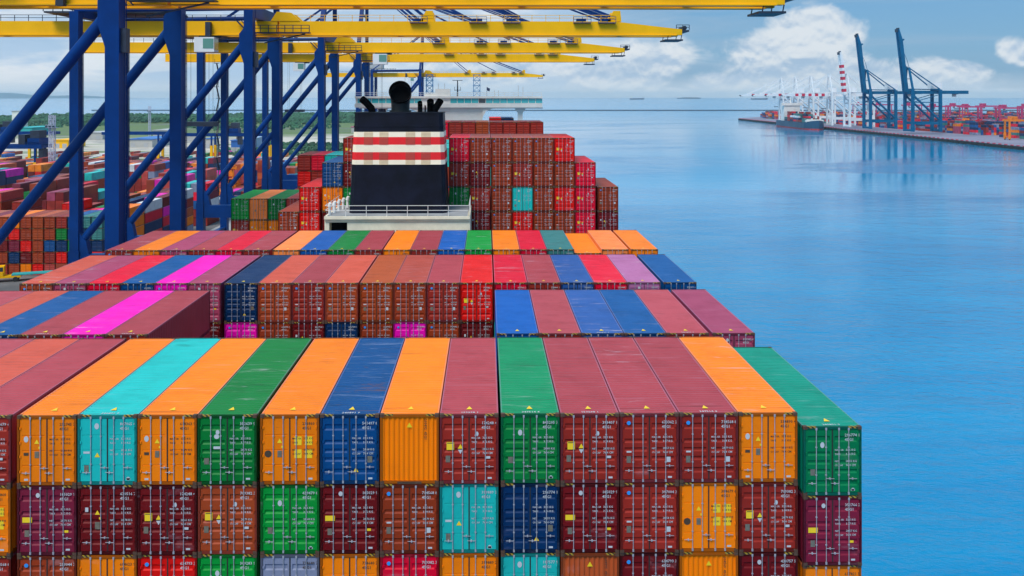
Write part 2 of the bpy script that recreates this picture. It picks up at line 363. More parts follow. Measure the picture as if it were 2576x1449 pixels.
hb.add(vs, [(3 * i + k, 3 * i + 3 + k, 3 * i + 4 + k, 3 * i + 1 + k) for i in range(40) for k in (0, 1)])
tag(hb.build('hills', 'hill_blue'), kind='structure')

# ------------------------------------------------------------------ shipping containers
CW, CL, HC = 2.438, 12.192, 2.896
COL = dict(orange=(0.9, 0.2, 0.0), peach=(0.92, 0.23, 0.05), green=(0.0, 0.18, 0.03), bgreen=(0.0, 0.28, 0.035), sgreen=(0.0, 0.22, 0.085), teal=(0.01, 0.44, 0.42), tgreen=(0.0, 0.24, 0.16),
           blue=(0.0, 0.075, 0.26), bblue=(0.0, 0.09, 0.38), navy=(0.0, 0.025, 0.1), maroon=(0.29, 0.02, 0.012), dmaroon=(0.15, 0.004, 0.006), brown=(0.29, 0.034, 0.008),
           salmon=(0.56, 0.08, 0.045), pink=(0.42, 0.048, 0.04), crimson=(0.68, 0.0, 0.025), red=(0.7, 0.004, 0.002), magenta=(0.85, 0.0, 0.42), purple=(0.36, 0.05, 0.115),
           wine=(0.19, 0.01, 0.035), lilac=(0.42, 0.13, 0.3), indigo=(0.02, 0.09, 0.32), grey=(0.2, 0.22, 0.33), dteal=(0.035, 0.17, 0.17), white=(0.65, 0.66, 0.7), rust=(0.45, 0.08, 0.02))
CNAME = dict(orange='orange', peach='pale orange', green='green', bgreen='bright green', sgreen='sea-green', teal='turquoise', tgreen='teal-green', blue='blue', bblue='bright blue', navy='navy',
             maroon='maroon', dmaroon='dark maroon', brown='brown', salmon='salmon-red', pink='dusty pink', crimson='crimson', red='red', magenta='magenta', purple='purple', wine='wine-red',
             lilac='lilac', indigo='indigo', grey='slate-grey', dteal='grey-teal', white='white', rust='rust-red')
def body_mesh(h, ridges=46, end=False):
    b = MB(); w = CW / 2
    # corner posts, rails, header, sill  (material 1), castings (2), hazard strips (3)
    for sx in (-1, 1):
        for (y0, y1) in ((0.0, 0.12), (CL - 0.12, CL)):
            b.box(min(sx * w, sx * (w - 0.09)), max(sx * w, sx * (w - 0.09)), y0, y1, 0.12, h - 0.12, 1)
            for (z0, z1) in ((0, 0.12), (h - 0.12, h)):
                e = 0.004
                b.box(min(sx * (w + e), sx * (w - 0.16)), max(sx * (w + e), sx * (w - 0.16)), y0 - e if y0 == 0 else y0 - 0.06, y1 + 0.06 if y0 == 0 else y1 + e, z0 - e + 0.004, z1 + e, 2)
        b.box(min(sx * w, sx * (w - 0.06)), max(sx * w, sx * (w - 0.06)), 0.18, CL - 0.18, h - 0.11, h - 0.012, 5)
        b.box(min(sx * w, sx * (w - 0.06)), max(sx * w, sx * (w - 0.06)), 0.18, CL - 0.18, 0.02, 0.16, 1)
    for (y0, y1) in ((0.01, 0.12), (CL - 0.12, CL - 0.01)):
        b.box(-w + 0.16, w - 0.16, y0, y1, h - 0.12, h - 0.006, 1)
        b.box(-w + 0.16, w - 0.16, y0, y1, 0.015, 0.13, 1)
    for sx in (-1, 1):
        a = sorted((sx * (w - 0.18), sx * (w - 0.54)))
        b.box(a[0], a[1], 0.004, 0.1, h - 0.07, h + 0.001, 3)
    # roof with transverse ribs
    vs = []; fs = []; n = ridges; L0, L1 = 0.12, CL - 0.12; p = (L1 - L0) / n; k = 0
    for i in range(n):
        y = L0 + i * p
        for (dy, dz) in ((0, -0.035), (p * 0.22, -0.035), (p * 0.36, -0.015), (p * 0.86, -0.015)):
            vs += [(-w + 0.06, y + dy, h + dz), (w - 0.06, y + dy, h + dz)]; k += 1
    vs += [(-w + 0.06, L1, h - 0.035), (w - 0.06, L1, h - 0.035)]; k += 1
    b.add(vs, [(2 * i, 2 * i + 1, 2 * i + 3, 2 * i + 2) for i in range(k - 1)], 4)
    # side walls with vertical corrugation
    for sx in (-1, 1):
        vs = []; k = 0; n = 40; p = (L1 - L0) / n
        for i in range(n):
            y = L0 + i * p
            for (dy, dx) in ((0, 0.0), (p * 0.25, 0.0), (p * 0.5, 0.036), (p * 0.75, 0.036)):
                x = sx * (w - 0.012 - dx); vs += [(x, y + dy, 0.12), (x, y + dy, h - 0.1)]; k += 1
        vs += [(sx * (w - 0.012), L1, 0.12), (sx * (w - 0.012), L1, h - 0.1)]; k += 1
        f = [(2 * i, 2 * i + 2, 2 * i + 3, 2 * i + 1) for i in range(k - 1)]
        b.add(vs, f if sx > 0 else [q[::-1] for q in f], 0)
    # end walls
    for ye, s in ((0.05, 1), (CL - 0.05, -1)) if end else ((CL - 0.05, -1),):
        vs = []; k = 0; n = 11; X0, X1 = -w + 0.09, w - 0.09; p = (X1 - X0) / n
        for i in range(n):
            x = X0 + i * p
            for (dx, dy) in ((0, 0.0), (p * 0.3, 0.0), (p * 0.5, 0.04), (p * 0.8, 0.04)):
                vs += [(x + dx, ye + s * dy, 0.12), (x + dx, ye + s * dy, h - 0.1)]; k += 1
        vs += [(X1, ye, 0.12), (X1, ye, h - 0.1)]; k += 1
        b.add(vs, [(2 * i, 2 * i + 2, 2 * i + 3, 2 * i + 1) for i in range(k - 1)], 0)
    if end: b.box(-0.5, 0.5, -0.004, 0.02, 0.0, 0.1, 2)
    b.box(-w + 0.07, w - 0.07, 0.13, CL - 0.13, 0.1, 0.14, 1)
    if not end: b.add([(-w + 0.09, 0.12, 0.13), (w - 0.09, 0.12, 0.13), (w - 0.09, 0.12, h - 0.12), (-w + 0.09, 0.12, h - 0.12)], [(0, 1, 2, 3)], 1)
    return b.mesh('body', ['paint', 'paint_frame', 'casting', 'hazard', 'paint_roof', 'paint_rail'])
def door_mesh(h, sx, style=0):
    """one door leaf, corrugated in horizontal bands; style 1 is a flatter leaf with thin grooves"""
    b = MB(); x0, x1 = sorted((sx * 0.012, sx * 1.122)); z0, z1 = 0.15, h - 0.14; yo, yi = 0.035, 0.075
    m = 0.09
    b.box(x0, x1, yi + 0.002, 0.1, z0, z1, 0)
    if style == 0: bands = [(0.10, 0.19), (0.30, 0.37), (0.44, 0.51), (0.58, 0.65), (0.80, 0.9)]; dd = yi
    else: bands = [(0.245, 0.262), (0.485, 0.502), (0.725, 0.742)]; dd = yo + 0.022
    H = z1 - z0; prof = [(z0, yo)]
    for a, c in bands:
        e = 0.022 if style == 0 else 0.004
        prof += [(z0 + a * H, yo), (z0 + (a + e) * H, dd), (z0 + (c - e) * H, dd), (z0 + c * H, yo)]
    prof.append((z1, yo))
    vs = []
    for z, y in prof: vs += [(x0 + m, y, z), (x1 - m, y, z)]
    b.add(vs, [(2 * i, 2 * i + 1, 2 * i + 3, 2 * i + 2) for i in range(len(prof) - 1)], 0)
    b.box(x0, x0 + m, yo - 0.002, yi, z0, z1, 0); b.box(x1 - m, x1, yo - 0.002, yi, z0, z1, 0)
    g = x0 if sx > 0 else x1
    b.box(g - 0.014, g + 0.014, yo - 0.012, yi, z0, z1, 1)      # rubber gasket
    for z in (0.16, 0.4, 0.62, 0.85):                              # hinges
        xe = x1 if sx > 0 else x0
        b.box(xe - 0.05, xe + 0.05, 0.0, yo + 0.01, z0 + z * H - 0.05, z0 + z * H + 0.05, 0)
    return b.mesh('door', ['paint', 'rubber'])
def rod_mesh(h, low=True):
    b = MB(); z0, z1 = 0.05, h - 0.05
    b.tube((0, 0.005, z0), (0, 0.005, z1), 0.017, None, 6)
    for z in (0.1, h - 0.1): b.box(-0.035, 0.035, -0.012, 0.04, z - 0.05, z + 0.05)
    for z in (0.3, 0.7): b.box(-0.035, 0.035, -0.008, 0.04, z * h - 0.02, z * h + 0.02)
    return b.mesh('locking_rod', ['galvanised'])
def handle_mesh(z):
    b = MB(); b.tube((0, -0.01, z), (-0.34, -0.015, z + 0.01), 0.013, None, 5); b.box(-0.205, -0.155, -0.02, 0.04, z - 0.04, z + 0.04)
    return b.mesh('handle', ['galvanised'])
_txt = {}
def text_geo(s, size):
    k = (s, size)
    if k not in _txt:
        cu = bpy.data.curves.new('t', 'FONT'); cu.body = s; cu.size = size; cu.resolution_u = 1; cu.align_x = 'LEFT'; cu.offset = size * 0.012
        o = bpy.data.objects.new('t', cu); C.objects.link(o)
        dg = bpy.context.evaluated_depsgraph_get(); me = bpy.data.meshes.new_from_object(o.evaluated_get(dg))
        _txt[k] = ([tuple(v.co) for v in me.vertices], [tuple(p.vertices) for p in me.polygons])
        bpy.data.objects.remove(o); bpy.data.curves.remove(cu); bpy.data.meshes.remove(me)
    return _txt[k]
MM = ['mark_white', 'mark_yellow', 'mark_grey', 'mark_dark', 'mark_blue']
YM = 0.026
def mk_text(b, s, x, z, size, mi=0, vertical=False):
    vs, fs = text_geo(s, size)
    if vertical: b.add([(x, YM, z - v[0]) for v in vs], fs, mi) if False else b.add([(x + v[1], YM, z - v[0]) for v in vs], fs, mi)
    else: b.add([(x + v[0], YM, z + v[1]) for v in vs], fs, mi)
def piece(f):
    def g(b, *a, **k):
        n = len(b.v); m = len(b.f); f(b, *a, **k)
        b.pieces.append((n, len(b.v), m, len(b.f)))
    return g
@piece
def mk_rect(b, x, z, w, h, mi, y=YM): b.add([(x - w / 2, y, z - h / 2), (x + w / 2, y, z - h / 2), (x + w / 2, y, z + h / 2), (x - w / 2, y, z + h / 2)], [(0, 1, 2, 3)], mi)
@piece
def mk_tri(b, x, z, s, mi, up=1, y=YM): b.add([(x - s / 2, y, z - up * s * 0.42), (x + s / 2, y, z - up * s * 0.42), (x, y, z + up * s * 0.45)], [(0, 1, 2) if up > 0 else (2, 1, 0)], mi)
@piece
def mk_oval(b, x, z, w, h, mi, y=YM): b.add([(x + w / 2 * math.cos(t * math.pi / 6), y, z + h / 2 * math.sin(t * math.pi / 6)) for t in range(12)], [tuple(range(12))], mi)
def data_block(b, x, z, mi, seed):
    r = random.Random(seed)
    for i, (k, v) in enumerate((('MAX.GR', '32.5 KG'), ('TARE', '3.%d KG' % r.randint(70, 95)), ('NET', '28.%d KG' % r.randint(52, 80)), ('CU.CAP', '76.4 CM'))):
        zz = z - i * 0.17 - (0.13 if i > 1 else 0)
        mk_text(b, k, x, zz, 0.1, mi); mk_text(b, v, x + 0.46, zz, 0.12, mi)
def marks(kind, seed, h):
    """decals on the doors: what is on each comes from the photograph"""
    b = MB(); r = random.Random(seed)
    idn = '%06d %d' % (r.randint(100000, 899999), r.randint(0, 9))
    top = h - 0.42; tm = 3 if kind in 'ApP' else 0
    if kind == 'E':                                    # plain corrugated end: vertical number, triangle
        mk_tri(b, 0, h - 0.45, 0.24, 1, 1, -0.002 + 0.03); mk_text(b, '%06d' % r.randint(100000, 899999) + '  45G1', 0.62, h - 0.2, 0.15, 3, True)
        b.v = [(x, 0.03, z) for x, y, z in b.v]
        return split_marks(b)
    mk_text(b, idn, 0.52, top, 0.17, tm); mk_text(b, '45G1', 0.52, top - 0.19, 0.17, tm)
    data_block(b, 0.1, h - 1.02, tm, seed)
    mk_rect(b, 0.86, 0.24, 0.17, 0.075, 0)
    if kind == 'A':                                    # orange: oval, warning triangle, plate
        mk_oval(b, -0.86, h - 0.98, 0.19, 0.26, 0); mk_tri(b, -0.42, h - 1.08, 0.21, 1); mk_rect(b, -0.31, h - 1.33, 0.08, 0.09, 1); mk_rect(b, -0.42, h - 1.62, 0.18, 0.28, 2); mk_rect(b, -0.86, h - 1.6, 0.2, 0.12, 3); mk_rect(b, -0.86, 0.24, 0.16, 0.08, 0)
    if kind == 'P':                                    # orange with yellow data panels
        mk_tri(b, -0.42, h - 1.08, 0.21, 1); mk_rect(b, -0.31, h - 1.33, 0.08, 0.09, 1); mk_rect(b, -0.42, h - 1.62, 0.18, 0.28, 2)
        for x in (0.34, 0.78):
            for z in (h - 1.08, h - 1.62): mk_rect(b, x, z, 0.3, 0.36, 1, YM + 0.003)
        mk_oval(b, -0.9, h - 1.62, 0.3, 0.3, 3, YM + 0.002)
    if kind == 'T':                                    # turquoise
        mk_oval(b, -0.44, h - 0.46, 0.19, 0.26, 0); mk_rect(b, -0.86, h - 1.55, 0.26, 0.09, 0); mk_tri(b, -0.42, h - 1.65, 0.22, 1); mk_rect(b, -0.87, h - 2.22, 0.19, 0.28, 2); mk_oval(b, 0.86, 0.26, 0.15, 0.15, 0)
    if kind == 'G':                                    # green
        mk_oval(b, -0.42, h - 0.78, 0.18, 0.25, 0); mk_rect(b, -0.82, h - 1.92, 0.2, 0.26, 2); mk_oval(b, 0.86, 0.26, 0.13, 0.13, 0)
    if kind == 'H':                                    # green with emblem and strip
        mk_oval(b, -0.40, h - 0.72, 0.16, 0.2, 0); mk_oval(b, -0.44, h - 0.9, 0.22, 0.2, 0); mk_rect(b, -0.43, h - 1.36, 0.28, 0.11, 0); mk_rect(b, -0.86, h - 1.92, 0.2, 0.26, 2)
    if kind == 'B':                                    # maroon: yellow plate, two triangles, metal plate
        mk_rect(b, -0.78, h - 1.32, 0.31, 0.33, 1); mk_rect(b, -0.78, h - 1.2, 0.26, 0.035, 3, YM - 0.003); mk_tri(b, -0.36, h - 1.34, 0.22, 1); mk_tri(b, -0.36, h - 1.56, 0.2, 0, -1); mk_rect(b, -0.88, h - 1.86, 0.19, 0.28, 2)
        mk_oval(b, 0.33, h - 0.82, 0.13, 0.2, 0); mk_rect(b, 0.78, h - 1.8, 0.2, 0.1, 0)
    if kind == 'Y':                                    # maroon: yellow band
        mk_rect(b, -0.82, h - 1.42, 0.4, 0.22, 1); mk_rect(b, -0.83, h - 1.98, 0.19, 0.27, 2); mk_rect(b, 0.8, h - 1.9, 0.16, 0.1, 1); mk_oval(b, -0.38, h - 0.4, 0.17, 0.2, 0)
    if kind == 'W':                                    # brown: white plate low at the side
        mk_rect(b, -0.85, h - 1.6, 0.2, 0.07, 0); mk_rect(b, -0.86, h - 1.92, 0.19, 0.28, 2); mk_rect(b, 0.8, h - 1.92, 0.17, 0.22, 0); mk_oval(b, -0.86, h - 0.4, 0.17, 0.17, 4)
    if kind == 'Q':                                    # maroon: small square and triangle
        mk_rect(b, -0.86, h - 1.02, 0.13, 0.18, 0); mk_tri(b, -0.42, h - 1.14, 0.21, 1); mk_rect(b, -0.31, h - 1.38, 0.08, 0.09, 1); mk_rect(b, -0.42, h - 1.68, 0.2, 0.3, 2)
    if kind == 'N':                                    # blue
        mk_rect(b, 0.84, h - 1.86, 0.2, 0.27, 2); mk_tri(b, 0.26, h - 2.3, 0.22, 1)
    if kind == 'p':                                    # plain orange, nothing but the number
        mk_rect(b, -0.42, h - 1.62, 0.18, 0.28, 2)
    return split_marks(b)
def split_marks(b):
    out = [('lettering', b.mesh('lettering', MM))]      # everything in one, for boxes farther off
    used = set()
    for (v0, v1, f0, f1) in b.pieces:
        c = MB(); m = b.m[f0]; c.add(b.v[v0:v1], [tuple(i - v0 for i in f) for f in b.f[f0:f1]], m); used |= set(range(f0, f1))
        out.append((('sticker', 'warning_label', 'data_plate', 'dark_patch', 'sticker')[m], c.mesh('label', MM)))
    c = MB(); c.v = b.v; c.f = [f for i, f in enumerate(b.f) if i not in used]; c.m = [m for i, m in enumerate(b.m) if i not in used]; c.sm = [False] * len(c.f)
    out.append(('lettering', c.mesh('lettering', MM)))
    return out
def roof_marks(seed, h):
    b = MB(); r = random.Random(seed)
    b.v = []; 
    def q(x0, x1, y0, y1, mi): b.add([(x0, y0, h + 0.004), (x1, y0, h + 0.004), (x1, y1, h + 0.004), (x0, y1, h + 0.004)], [(0, 1, 2, 3)], mi)
    vs, fs = text_geo('%06d %d' % (r.randint(100000, 899999), r.randint(0, 9)), 0.2)
    if seed % 3: b.add([(v[0] - 0.35, 0.17 + v[1] * 1.2, h + 0.004) for v in vs], fs, 0)
    b.add([(-0.13, 0.62, h + 0.004), (0.13, 0.62, h + 0.004), (0, 1.0, h + 0.004)], [(0, 1, 2)], 1)
    return b.mesh('roof_lettering', MM)
H3 = {}
def meshes(h):
    if h not in H3:
        H3[h] = dict(body=body_mesh(h), endbody=body_mesh(h, 46, True), dl=[door_mesh(h, -1, 0), door_mesh(h, -1, 1)], dr=[door_mesh(h, 1, 0), door_mesh(h, 1, 1)], rod=rod_mesh(h),
                     ha=handle_mesh(0.52), hb2=handle_mesh(0.72), mk={}, rm=[roof_marks(i, h) for i in range(5)])
    return H3[h]
def mk_mesh(kind, h, seed):
    d = meshes(h)['mk']; s = seed % 7
    if (kind, s) not in d: d[(kind, s)] = marks(kind, s * 7 + ord(kind), h)
    return d[(kind, s)]
KIND_OF = dict(orange='A', peach='A', green='G', bgreen='G', sgreen='G', teal='T', tgreen='G', blue='N', bblue='N', navy='N', maroon='B', dmaroon='Q', brown='W', salmon='W', pink='B', crimson='B',
               red='B', magenta='W', purple='Y', wine='Y', lilac='Y', indigo='N', grey='p', dteal='G', white='G', rust='W')
NCONT = 0
WORN = {9}
ROOFC = dict(maroon=(0.37, 0.045, 0.06), pink=(0.43, 0.06, 0.08), dmaroon=(0.3, 0.03, 0.045), brown=(0.4, 0.06, 0.04))  # pinkish sky sheen of the roofs put into the body colour
DOORC = dict(salmon=(0.34, 0.05, 0.012), rust=(0.32, 0.045, 0.008), blue=(0.0, 0.055, 0.2), sgreen=(0.0, 0.17, 0.035), tgreen=(0.0, 0.17, 0.06))  # deeper doors: the upright face's shade against its roof put into the colour
def worn_body(h):
    d = meshes(h)
    if 'worn' not in d: d['worn'] = d['body'].copy(); d['worn'].materials[4] = MATS['paint_worn']
    return d['worn']
def container(colname, x, y, z, label, group, mark=None, h=HC, detail=2, roof=False):
    """x: middle, y: end nearest the camera, z: underside"""
    global NCONT; NCONT += 1
    c = COL[colname]; k = 0.92 + 0.16 * random.random(); c = tuple(min(1, v * k) for v in c); dc = c
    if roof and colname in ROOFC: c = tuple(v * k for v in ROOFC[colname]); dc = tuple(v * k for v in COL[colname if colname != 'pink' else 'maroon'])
    d = meshes(h); mark = mark or KIND_OF[colname]; r = random.randint(0, 999)
    t = thing('shipping_container', label, 'shipping container', (x, y, z), 0, group)
    if mark == 'E':
        link('body', d['endbody'], t, c)
        if detail > 1:
            for nm, me in mk_mesh('E', h, r)[1:]: link(nm, me, t)
    else:
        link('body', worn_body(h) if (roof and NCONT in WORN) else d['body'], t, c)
        st = 1 if colname in ('orange', 'peach', 'teal') else 0
        for side, key in ((-1, 'dl'), (1, 'dr')):
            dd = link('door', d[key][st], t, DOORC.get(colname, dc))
            if detail >= 1:
                for xr in (0.27, 0.68): link('locking_rod', d['rod'], dd, None, (side * xr, 0, 0))
            if detail >= 2:
                for i, xr in enumerate((0.27, 0.68)): link('handle', d['ha'] if (i + (side > 0)) % 2 else d['hb2'], dd, None, (side * xr + (0.34 if (side < 0 and i == 0) or (side > 0 and i == 1) else 0.0), 0, 0))
        if detail == 1: link('lettering', mk_mesh(mark, h, r)[0][1], t)
        if detail > 1:
            for nm, me in mk_mesh(mark, h, r)[1:]: link(nm, me, t)
    if roof: link('roof_lettering', d['rm'][r % 5], t)
    return t
# stacks across the ship, from the seaward side: x of each stack's middle
XS = []
for i in range(6): XS.append(((13.27 if i == 5 else 0.62 + 2.49 * i) + CW / 2))
XS = XS[::-1]
for k in range(4): XS.append(-1.93 - 2.485 * k + CW / 2)
for k in range(4): XS.append(-11.98 - 2.485 * k + CW / 2)
for k in range(6): XS.append(-22.15 - 2.49 * k + CW / 2)
# XS[0] is the stack at the water's edge, XS[19] the one by the quay
PITCH = HC + 0.014
FILL = []      # containers nobody sees one by one: (x, y, z, colour, h)
def ship_row(bay, y, ztop, tier, spec, start, detail, roof=False, marks_=None, heights=None):
    """spec: colours from stack index START (sea side first)"""
    for i, cn in enumerate(spec):
        if not cn: continue
        s = start + i; h = HC
        zt = ztop - tier * PITCH - (0.57 if (bay == 'aft bay' and s == 0) else 0)
        if heights and s in heights: zt -= heights[s]
        tn = 'top tier' if tier == 0 else ORD[tier + 1] + ' tier down'
        lab = '%s container, %s stack from the sea, %s, %s' % (CNAME[cn], ORD[s + 1], tn, bay)
        container(cn, XS[s], y + random.uniform(-0.03, 0.03), zt - h, lab, 'containers stacked on the ship', (marks_[i] if marks_ else None), h, detail, roof)
YB = dict(b1=38.1, b2=53.3, b3=68.1, b4=83.4, b5=108.5, b6=124.3, b9=168.0, b10=184.0)
S = lambda s: s.split()
# aft bay (sea side first)
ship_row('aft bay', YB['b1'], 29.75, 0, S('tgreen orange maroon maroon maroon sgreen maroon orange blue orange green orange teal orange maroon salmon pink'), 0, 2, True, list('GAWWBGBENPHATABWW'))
ship_row('aft bay', YB['b1'], 29.75, 1, S('wine maroon orange maroon dmaroon navy teal brown dmaroon bgreen salmon dmaroon dmaroon wine orange'), 0, 2, False, list('YBPWYNTWYGBBQYP'))
ship_row('aft bay', YB['b1'], 29.75, 2, S('orange dmaroon orange dmaroon rust teal orange crimson orange grey bgreen red orange brown maroon'), 0, 2, False, list('pYEWETpWppGWpWW'))
# second bay
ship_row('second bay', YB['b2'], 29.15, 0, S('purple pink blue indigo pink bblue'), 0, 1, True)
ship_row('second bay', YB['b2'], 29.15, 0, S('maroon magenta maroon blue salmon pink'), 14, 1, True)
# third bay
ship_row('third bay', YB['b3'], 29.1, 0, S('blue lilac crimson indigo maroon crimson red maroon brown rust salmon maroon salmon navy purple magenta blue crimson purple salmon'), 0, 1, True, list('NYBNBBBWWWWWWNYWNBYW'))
ship_row('third bay', YB['b3'], 29.1, 1, S('dmaroon brown magenta brown navy dmaroon brown magenta dmaroon'), 6, 1)
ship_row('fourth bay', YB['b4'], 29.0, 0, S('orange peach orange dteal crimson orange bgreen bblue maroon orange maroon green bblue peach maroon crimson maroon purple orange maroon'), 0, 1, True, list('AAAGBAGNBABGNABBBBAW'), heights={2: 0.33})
# bays beyond the funnel
ZT5 = 43 - 4.95
rows5 = [[None, None, 'red', 'brown', 'brown', 'brown', 'brown', 'crimson'], [None, 'crimson', 'brown', 'brown', 'maroon', 'brown', 'dmaroon', 'maroon'],
         ['brown', 'crimson', 'red', 'brown', 'teal', 'brown', 'maroon', 'green'], ['dmaroon', 'crimson', 'brown', 'brown', 'red', 'brown', 'dmaroon', 'maroon']]
for t, row in enumerate(rows5):
    ship_row('bay beside the funnel', YB['b5'], ZT5, t, row, 0, 1, t == 0)
left5 = [['maroon', None, None, None], ['dmaroon', 'blue', None, None], ['green', 'orange', 'red', None], ['dmaroon', 'dmaroon', 'red', 'brown']]
for t, row in enumerate(left5): ship_row('bay beside the funnel', YB['b5'], ZT5, t, row, 12, 1)
ship_row('bay after the funnel', YB['b6'], 29.1, 0, S('pink green peach bgreen'), 16, 1, False, list('BGpG'))
ship_row('bay after the funnel', YB['b6'], 29.1, 1, S('orange orange maroon'), 17, 1, False)
ZT9 = 43 - 4.75
ship_row('bay short of the bridge', YB['b9'], ZT9, 0, S('maroon maroon maroon maroon rust maroon maroon crimson'), 2, 0, False)
ship_row('bay short of the bridge', YB['b9'], 43 - 10.8, 0, S('teal teal crimson maroon'), 16, 0, False)
ship_row('bay short of the bridge', YB['b9'], 43 - 10.8, 1, S('blue maroon maroon red'), 16, 0, False)
ship_row('bay under the bridge', YB['b10'], ZT9 + 0.35, 0, S('navy red'), 4, 0, False)
# unseen tiers below and behind (one mass)
def fill_bay(y, tops):
    for s, zt in enumerate(tops):
        if zt is None: continue
        n = int((zt - 14.0) / PITCH)
        for t in range(n): FILL.append((XS[s], y, zt - (t + 1) * PITCH, random.choice(['maroon', 'brown', 'dmaroon', 'orange', 'green', 'blue', 'teal', 'red', 'pink']), HC))
fill_bay(YB['b1'], [29.75 - 3 * PITCH - (0.57 if s == 0 else 0) for s in range(15)] + [29.75 - PITCH] * 2 + [29.75] * 3)
fill_bay(YB['b2'], [29.15 - PITCH] * 6 + [29.15 - 2 * PITCH] * 8 + [29.15 - PITCH] * 6)
fill_bay(YB['b3'], [29.1 - PITCH] * 6 + [29.1 - 2 * PITCH] * 9 + [29.1 - PITCH] * 5)
fill_bay(YB['b4'], [29.0 - PITCH] * 20)
fill_bay(YB['b5'], [ZT5 - 4 * PITCH] * 8 + [29.0] * 4 + [ZT5 - 4 * PITCH] * 4 + [23] * 4)
fill_bay(YB['b6'], [ZT5 - 3 * PITCH] * 16 + [29.1 - PITCH] + [29.1 - 2 * PITCH] * 3)
fill_bay(139.5, [29.1, 29.1] + [ZT5 - 1 * PITCH] * 12 + [26.2] * 6)
fill_bay(154.5, [29.1, 29.1] + [ZT5 - 1 * PITCH] * 12 + [26.2] * 6)
fill_bay(YB['b9'], [29.1, 29.1] + [ZT9 - PITCH] * 8 + [ZT9 - 2 * PITCH] * 6 + [43 - 10.8 - 2 * PITCH] * 4)
fill_bay(YB['b10'], [26.2] * 20)
for yy in (200, 215.5, 231): fill_bay(yy, [26.2] * 20)
for yy in (275, 290, 305, 320): fill_bay(yy, [None] + [26.2] * 18 + [None])

# ------------------------------------------------------------------ the container ship
ship = thing('container_ship', 'huge container ship with black funnel banded cream and red, loaded with coloured containers', 'container ship', (-9.6, 20, 0))
SX = -9.6
def sb(): return MB()
def sbuild(b, name, mats, parent=ship):
    b.v = [(x - SX, y - 20, z) for x, y, z in b.v] if parent is ship else [(x - SX, y - 20, z) for x, y, z in b.v]
    return b.build(name, mats, parent)
b = sb(); hw = 25.8
secs = [(-5, 23.5, 13), (30, hw, 13), (285, hw, 13), (330, 20, 14), (355, 10, 15), (368, 0.6, 17)]
vs = []
for (y, w, zt) in secs:
    for (k, z) in ((0.9, -3), (1, 3), (1, zt)): vs += [(SX - w * k, y, z), (SX + w * k, y, z)]
fs = []
for i in range(len(secs) - 1):
    o = 6 * i
    for a in (0, 2): fs += [(o + a, o + a + 2, o + a + 8, o + a + 6), (o + a + 1, o + a + 7, o + a + 9, o + a + 3)]
    fs.append((o + 4, o + 5, o + 11, o + 10))
fs += [(0, 1, 3, 2), (2, 3, 5, 4)]
b.add(vs, fs); sbuild(b, 'hull', 'hull_blue')
# lashing bridges between the bays
for y in (51.6, 66.6, 81.6):
    b = sb()
    for x in (-35, -22.2, -12, -2, 8, 15.8): b.box(x - 0.15, x + 0.15, y - 0.25, y + 0.25, 13, 24.8)
    for z in (19, 24.8): b.box(-35.2, 15.9, y - 0.5, y + 0.5, z - 0.15, z)
    sbuild(b, 'lashing_bridge', 'dark_steel')
# funnel casing
FY = 101.0
def funnel_ring(z):
    t = (z - 30.07) / (41.05 - 30.07); xl = -15.15 + 0.48 * t; xr = -4.35 - 0.5 * t; yf = FY + 1.0 * t; yb = FY + 7.0 - 0.3 * t; c = 0.42
    return [(xl + c, yf), (xr - c, yf), (xr, yf + c), (xr, yb), (xl, yb), (xl, yf + c)]
def funnel_band(b, z0, z1, mi, grow=0.0):
    A = funnel_ring(z0); B = funnel_ring(z1)
    cx, cy = -9.75, FY + 3.8
    g = lambda p: (p[0] + (grow if p[0] > cx else -grow), p[1] + (grow if p[1] > cy else -grow))
    A = [g(p) for p in A]; B = [g(p) for p in B]
    b.add([(x, y, z0) for x, y in A] + [(x, y, z1) for x, y in B], [(i, (i + 1) % 6, 6 + (i + 1) % 6, 6 + i) for i in range(6)] + [(11, 10, 9, 8, 7, 6)[::-1]], mi)
b = sb(); funnel_band(b, 30.0, 41.05, 0)
funnel = sbuild(b, 'funnel_casing', ['funnel_black'])
def sub(b, name, mats, par):
    b.v = [(x - SX, y - 20, z) for x, y, z in b.v]; return b.build(name, mats, par)
for (z0, z1, m, lm) in ((38.46, 39.03, 'funnel_cream', 'louvre_cream'), (37.61, 38.46, 'funnel_red', 'louvre_red'), (36.79, 37.61, 'funnel_cream', None), (35.93, 36.79, 'funnel_red', 'louvre_red'), (35.42, 35.93, 'funnel_cream', 'louvre_cream')):
    b = sb(); funnel_band(b, z0, z1, 0, 0.02); sub(b, 'painted_band', [m], funnel)
    if lm:
        for (a, c) in ((525, 592), (640, 706), (835, 905), (950, 1020)):
            x0 = (737.9 + .33855 * a - 1223) * 101.6 / 2300; x1 = (737.9 + .33855 * c - 1223) * 101.6 / 2300
            t0 = (z0 - 30.07) / 10.98; t1 = (z1 - 30.07) / 10.98; b = sb()
            y0 = FY + t0 - 0.028; y1 = FY + t1 - 0.028
            n = 4; vs = []
            for i in range(n):
                za = z0 + (z1 - z0) * i / n; zb = z0 + (z1 - z0) * (i + 0.8) / n; ya = y0 + (y1 - y0) * i / n
                vs = [(x0, ya - 0.03, za), (x1, ya - 0.03, za), (x1, ya + 0.01, zb), (x0, ya + 0.01, zb), (x0, ya + 0.01, zb), (x1, ya + 0.01, zb), (x1, ya + 0.02, z0 + (z1 - z0) * (i + 1) / n), (x0, ya + 0.02, z0 + (z1 - z0) * (i + 1) / n)]
                b.add(vs, [(0, 1, 2, 3), (4, 5, 6, 7)])
            sub(b, 'louvre', [lm], funnel)
b = sb(); funnel_band(b, 39.58, 39.72, 0, 0.05); sub(b, 'ridge', ['funnel_black'], funnel)
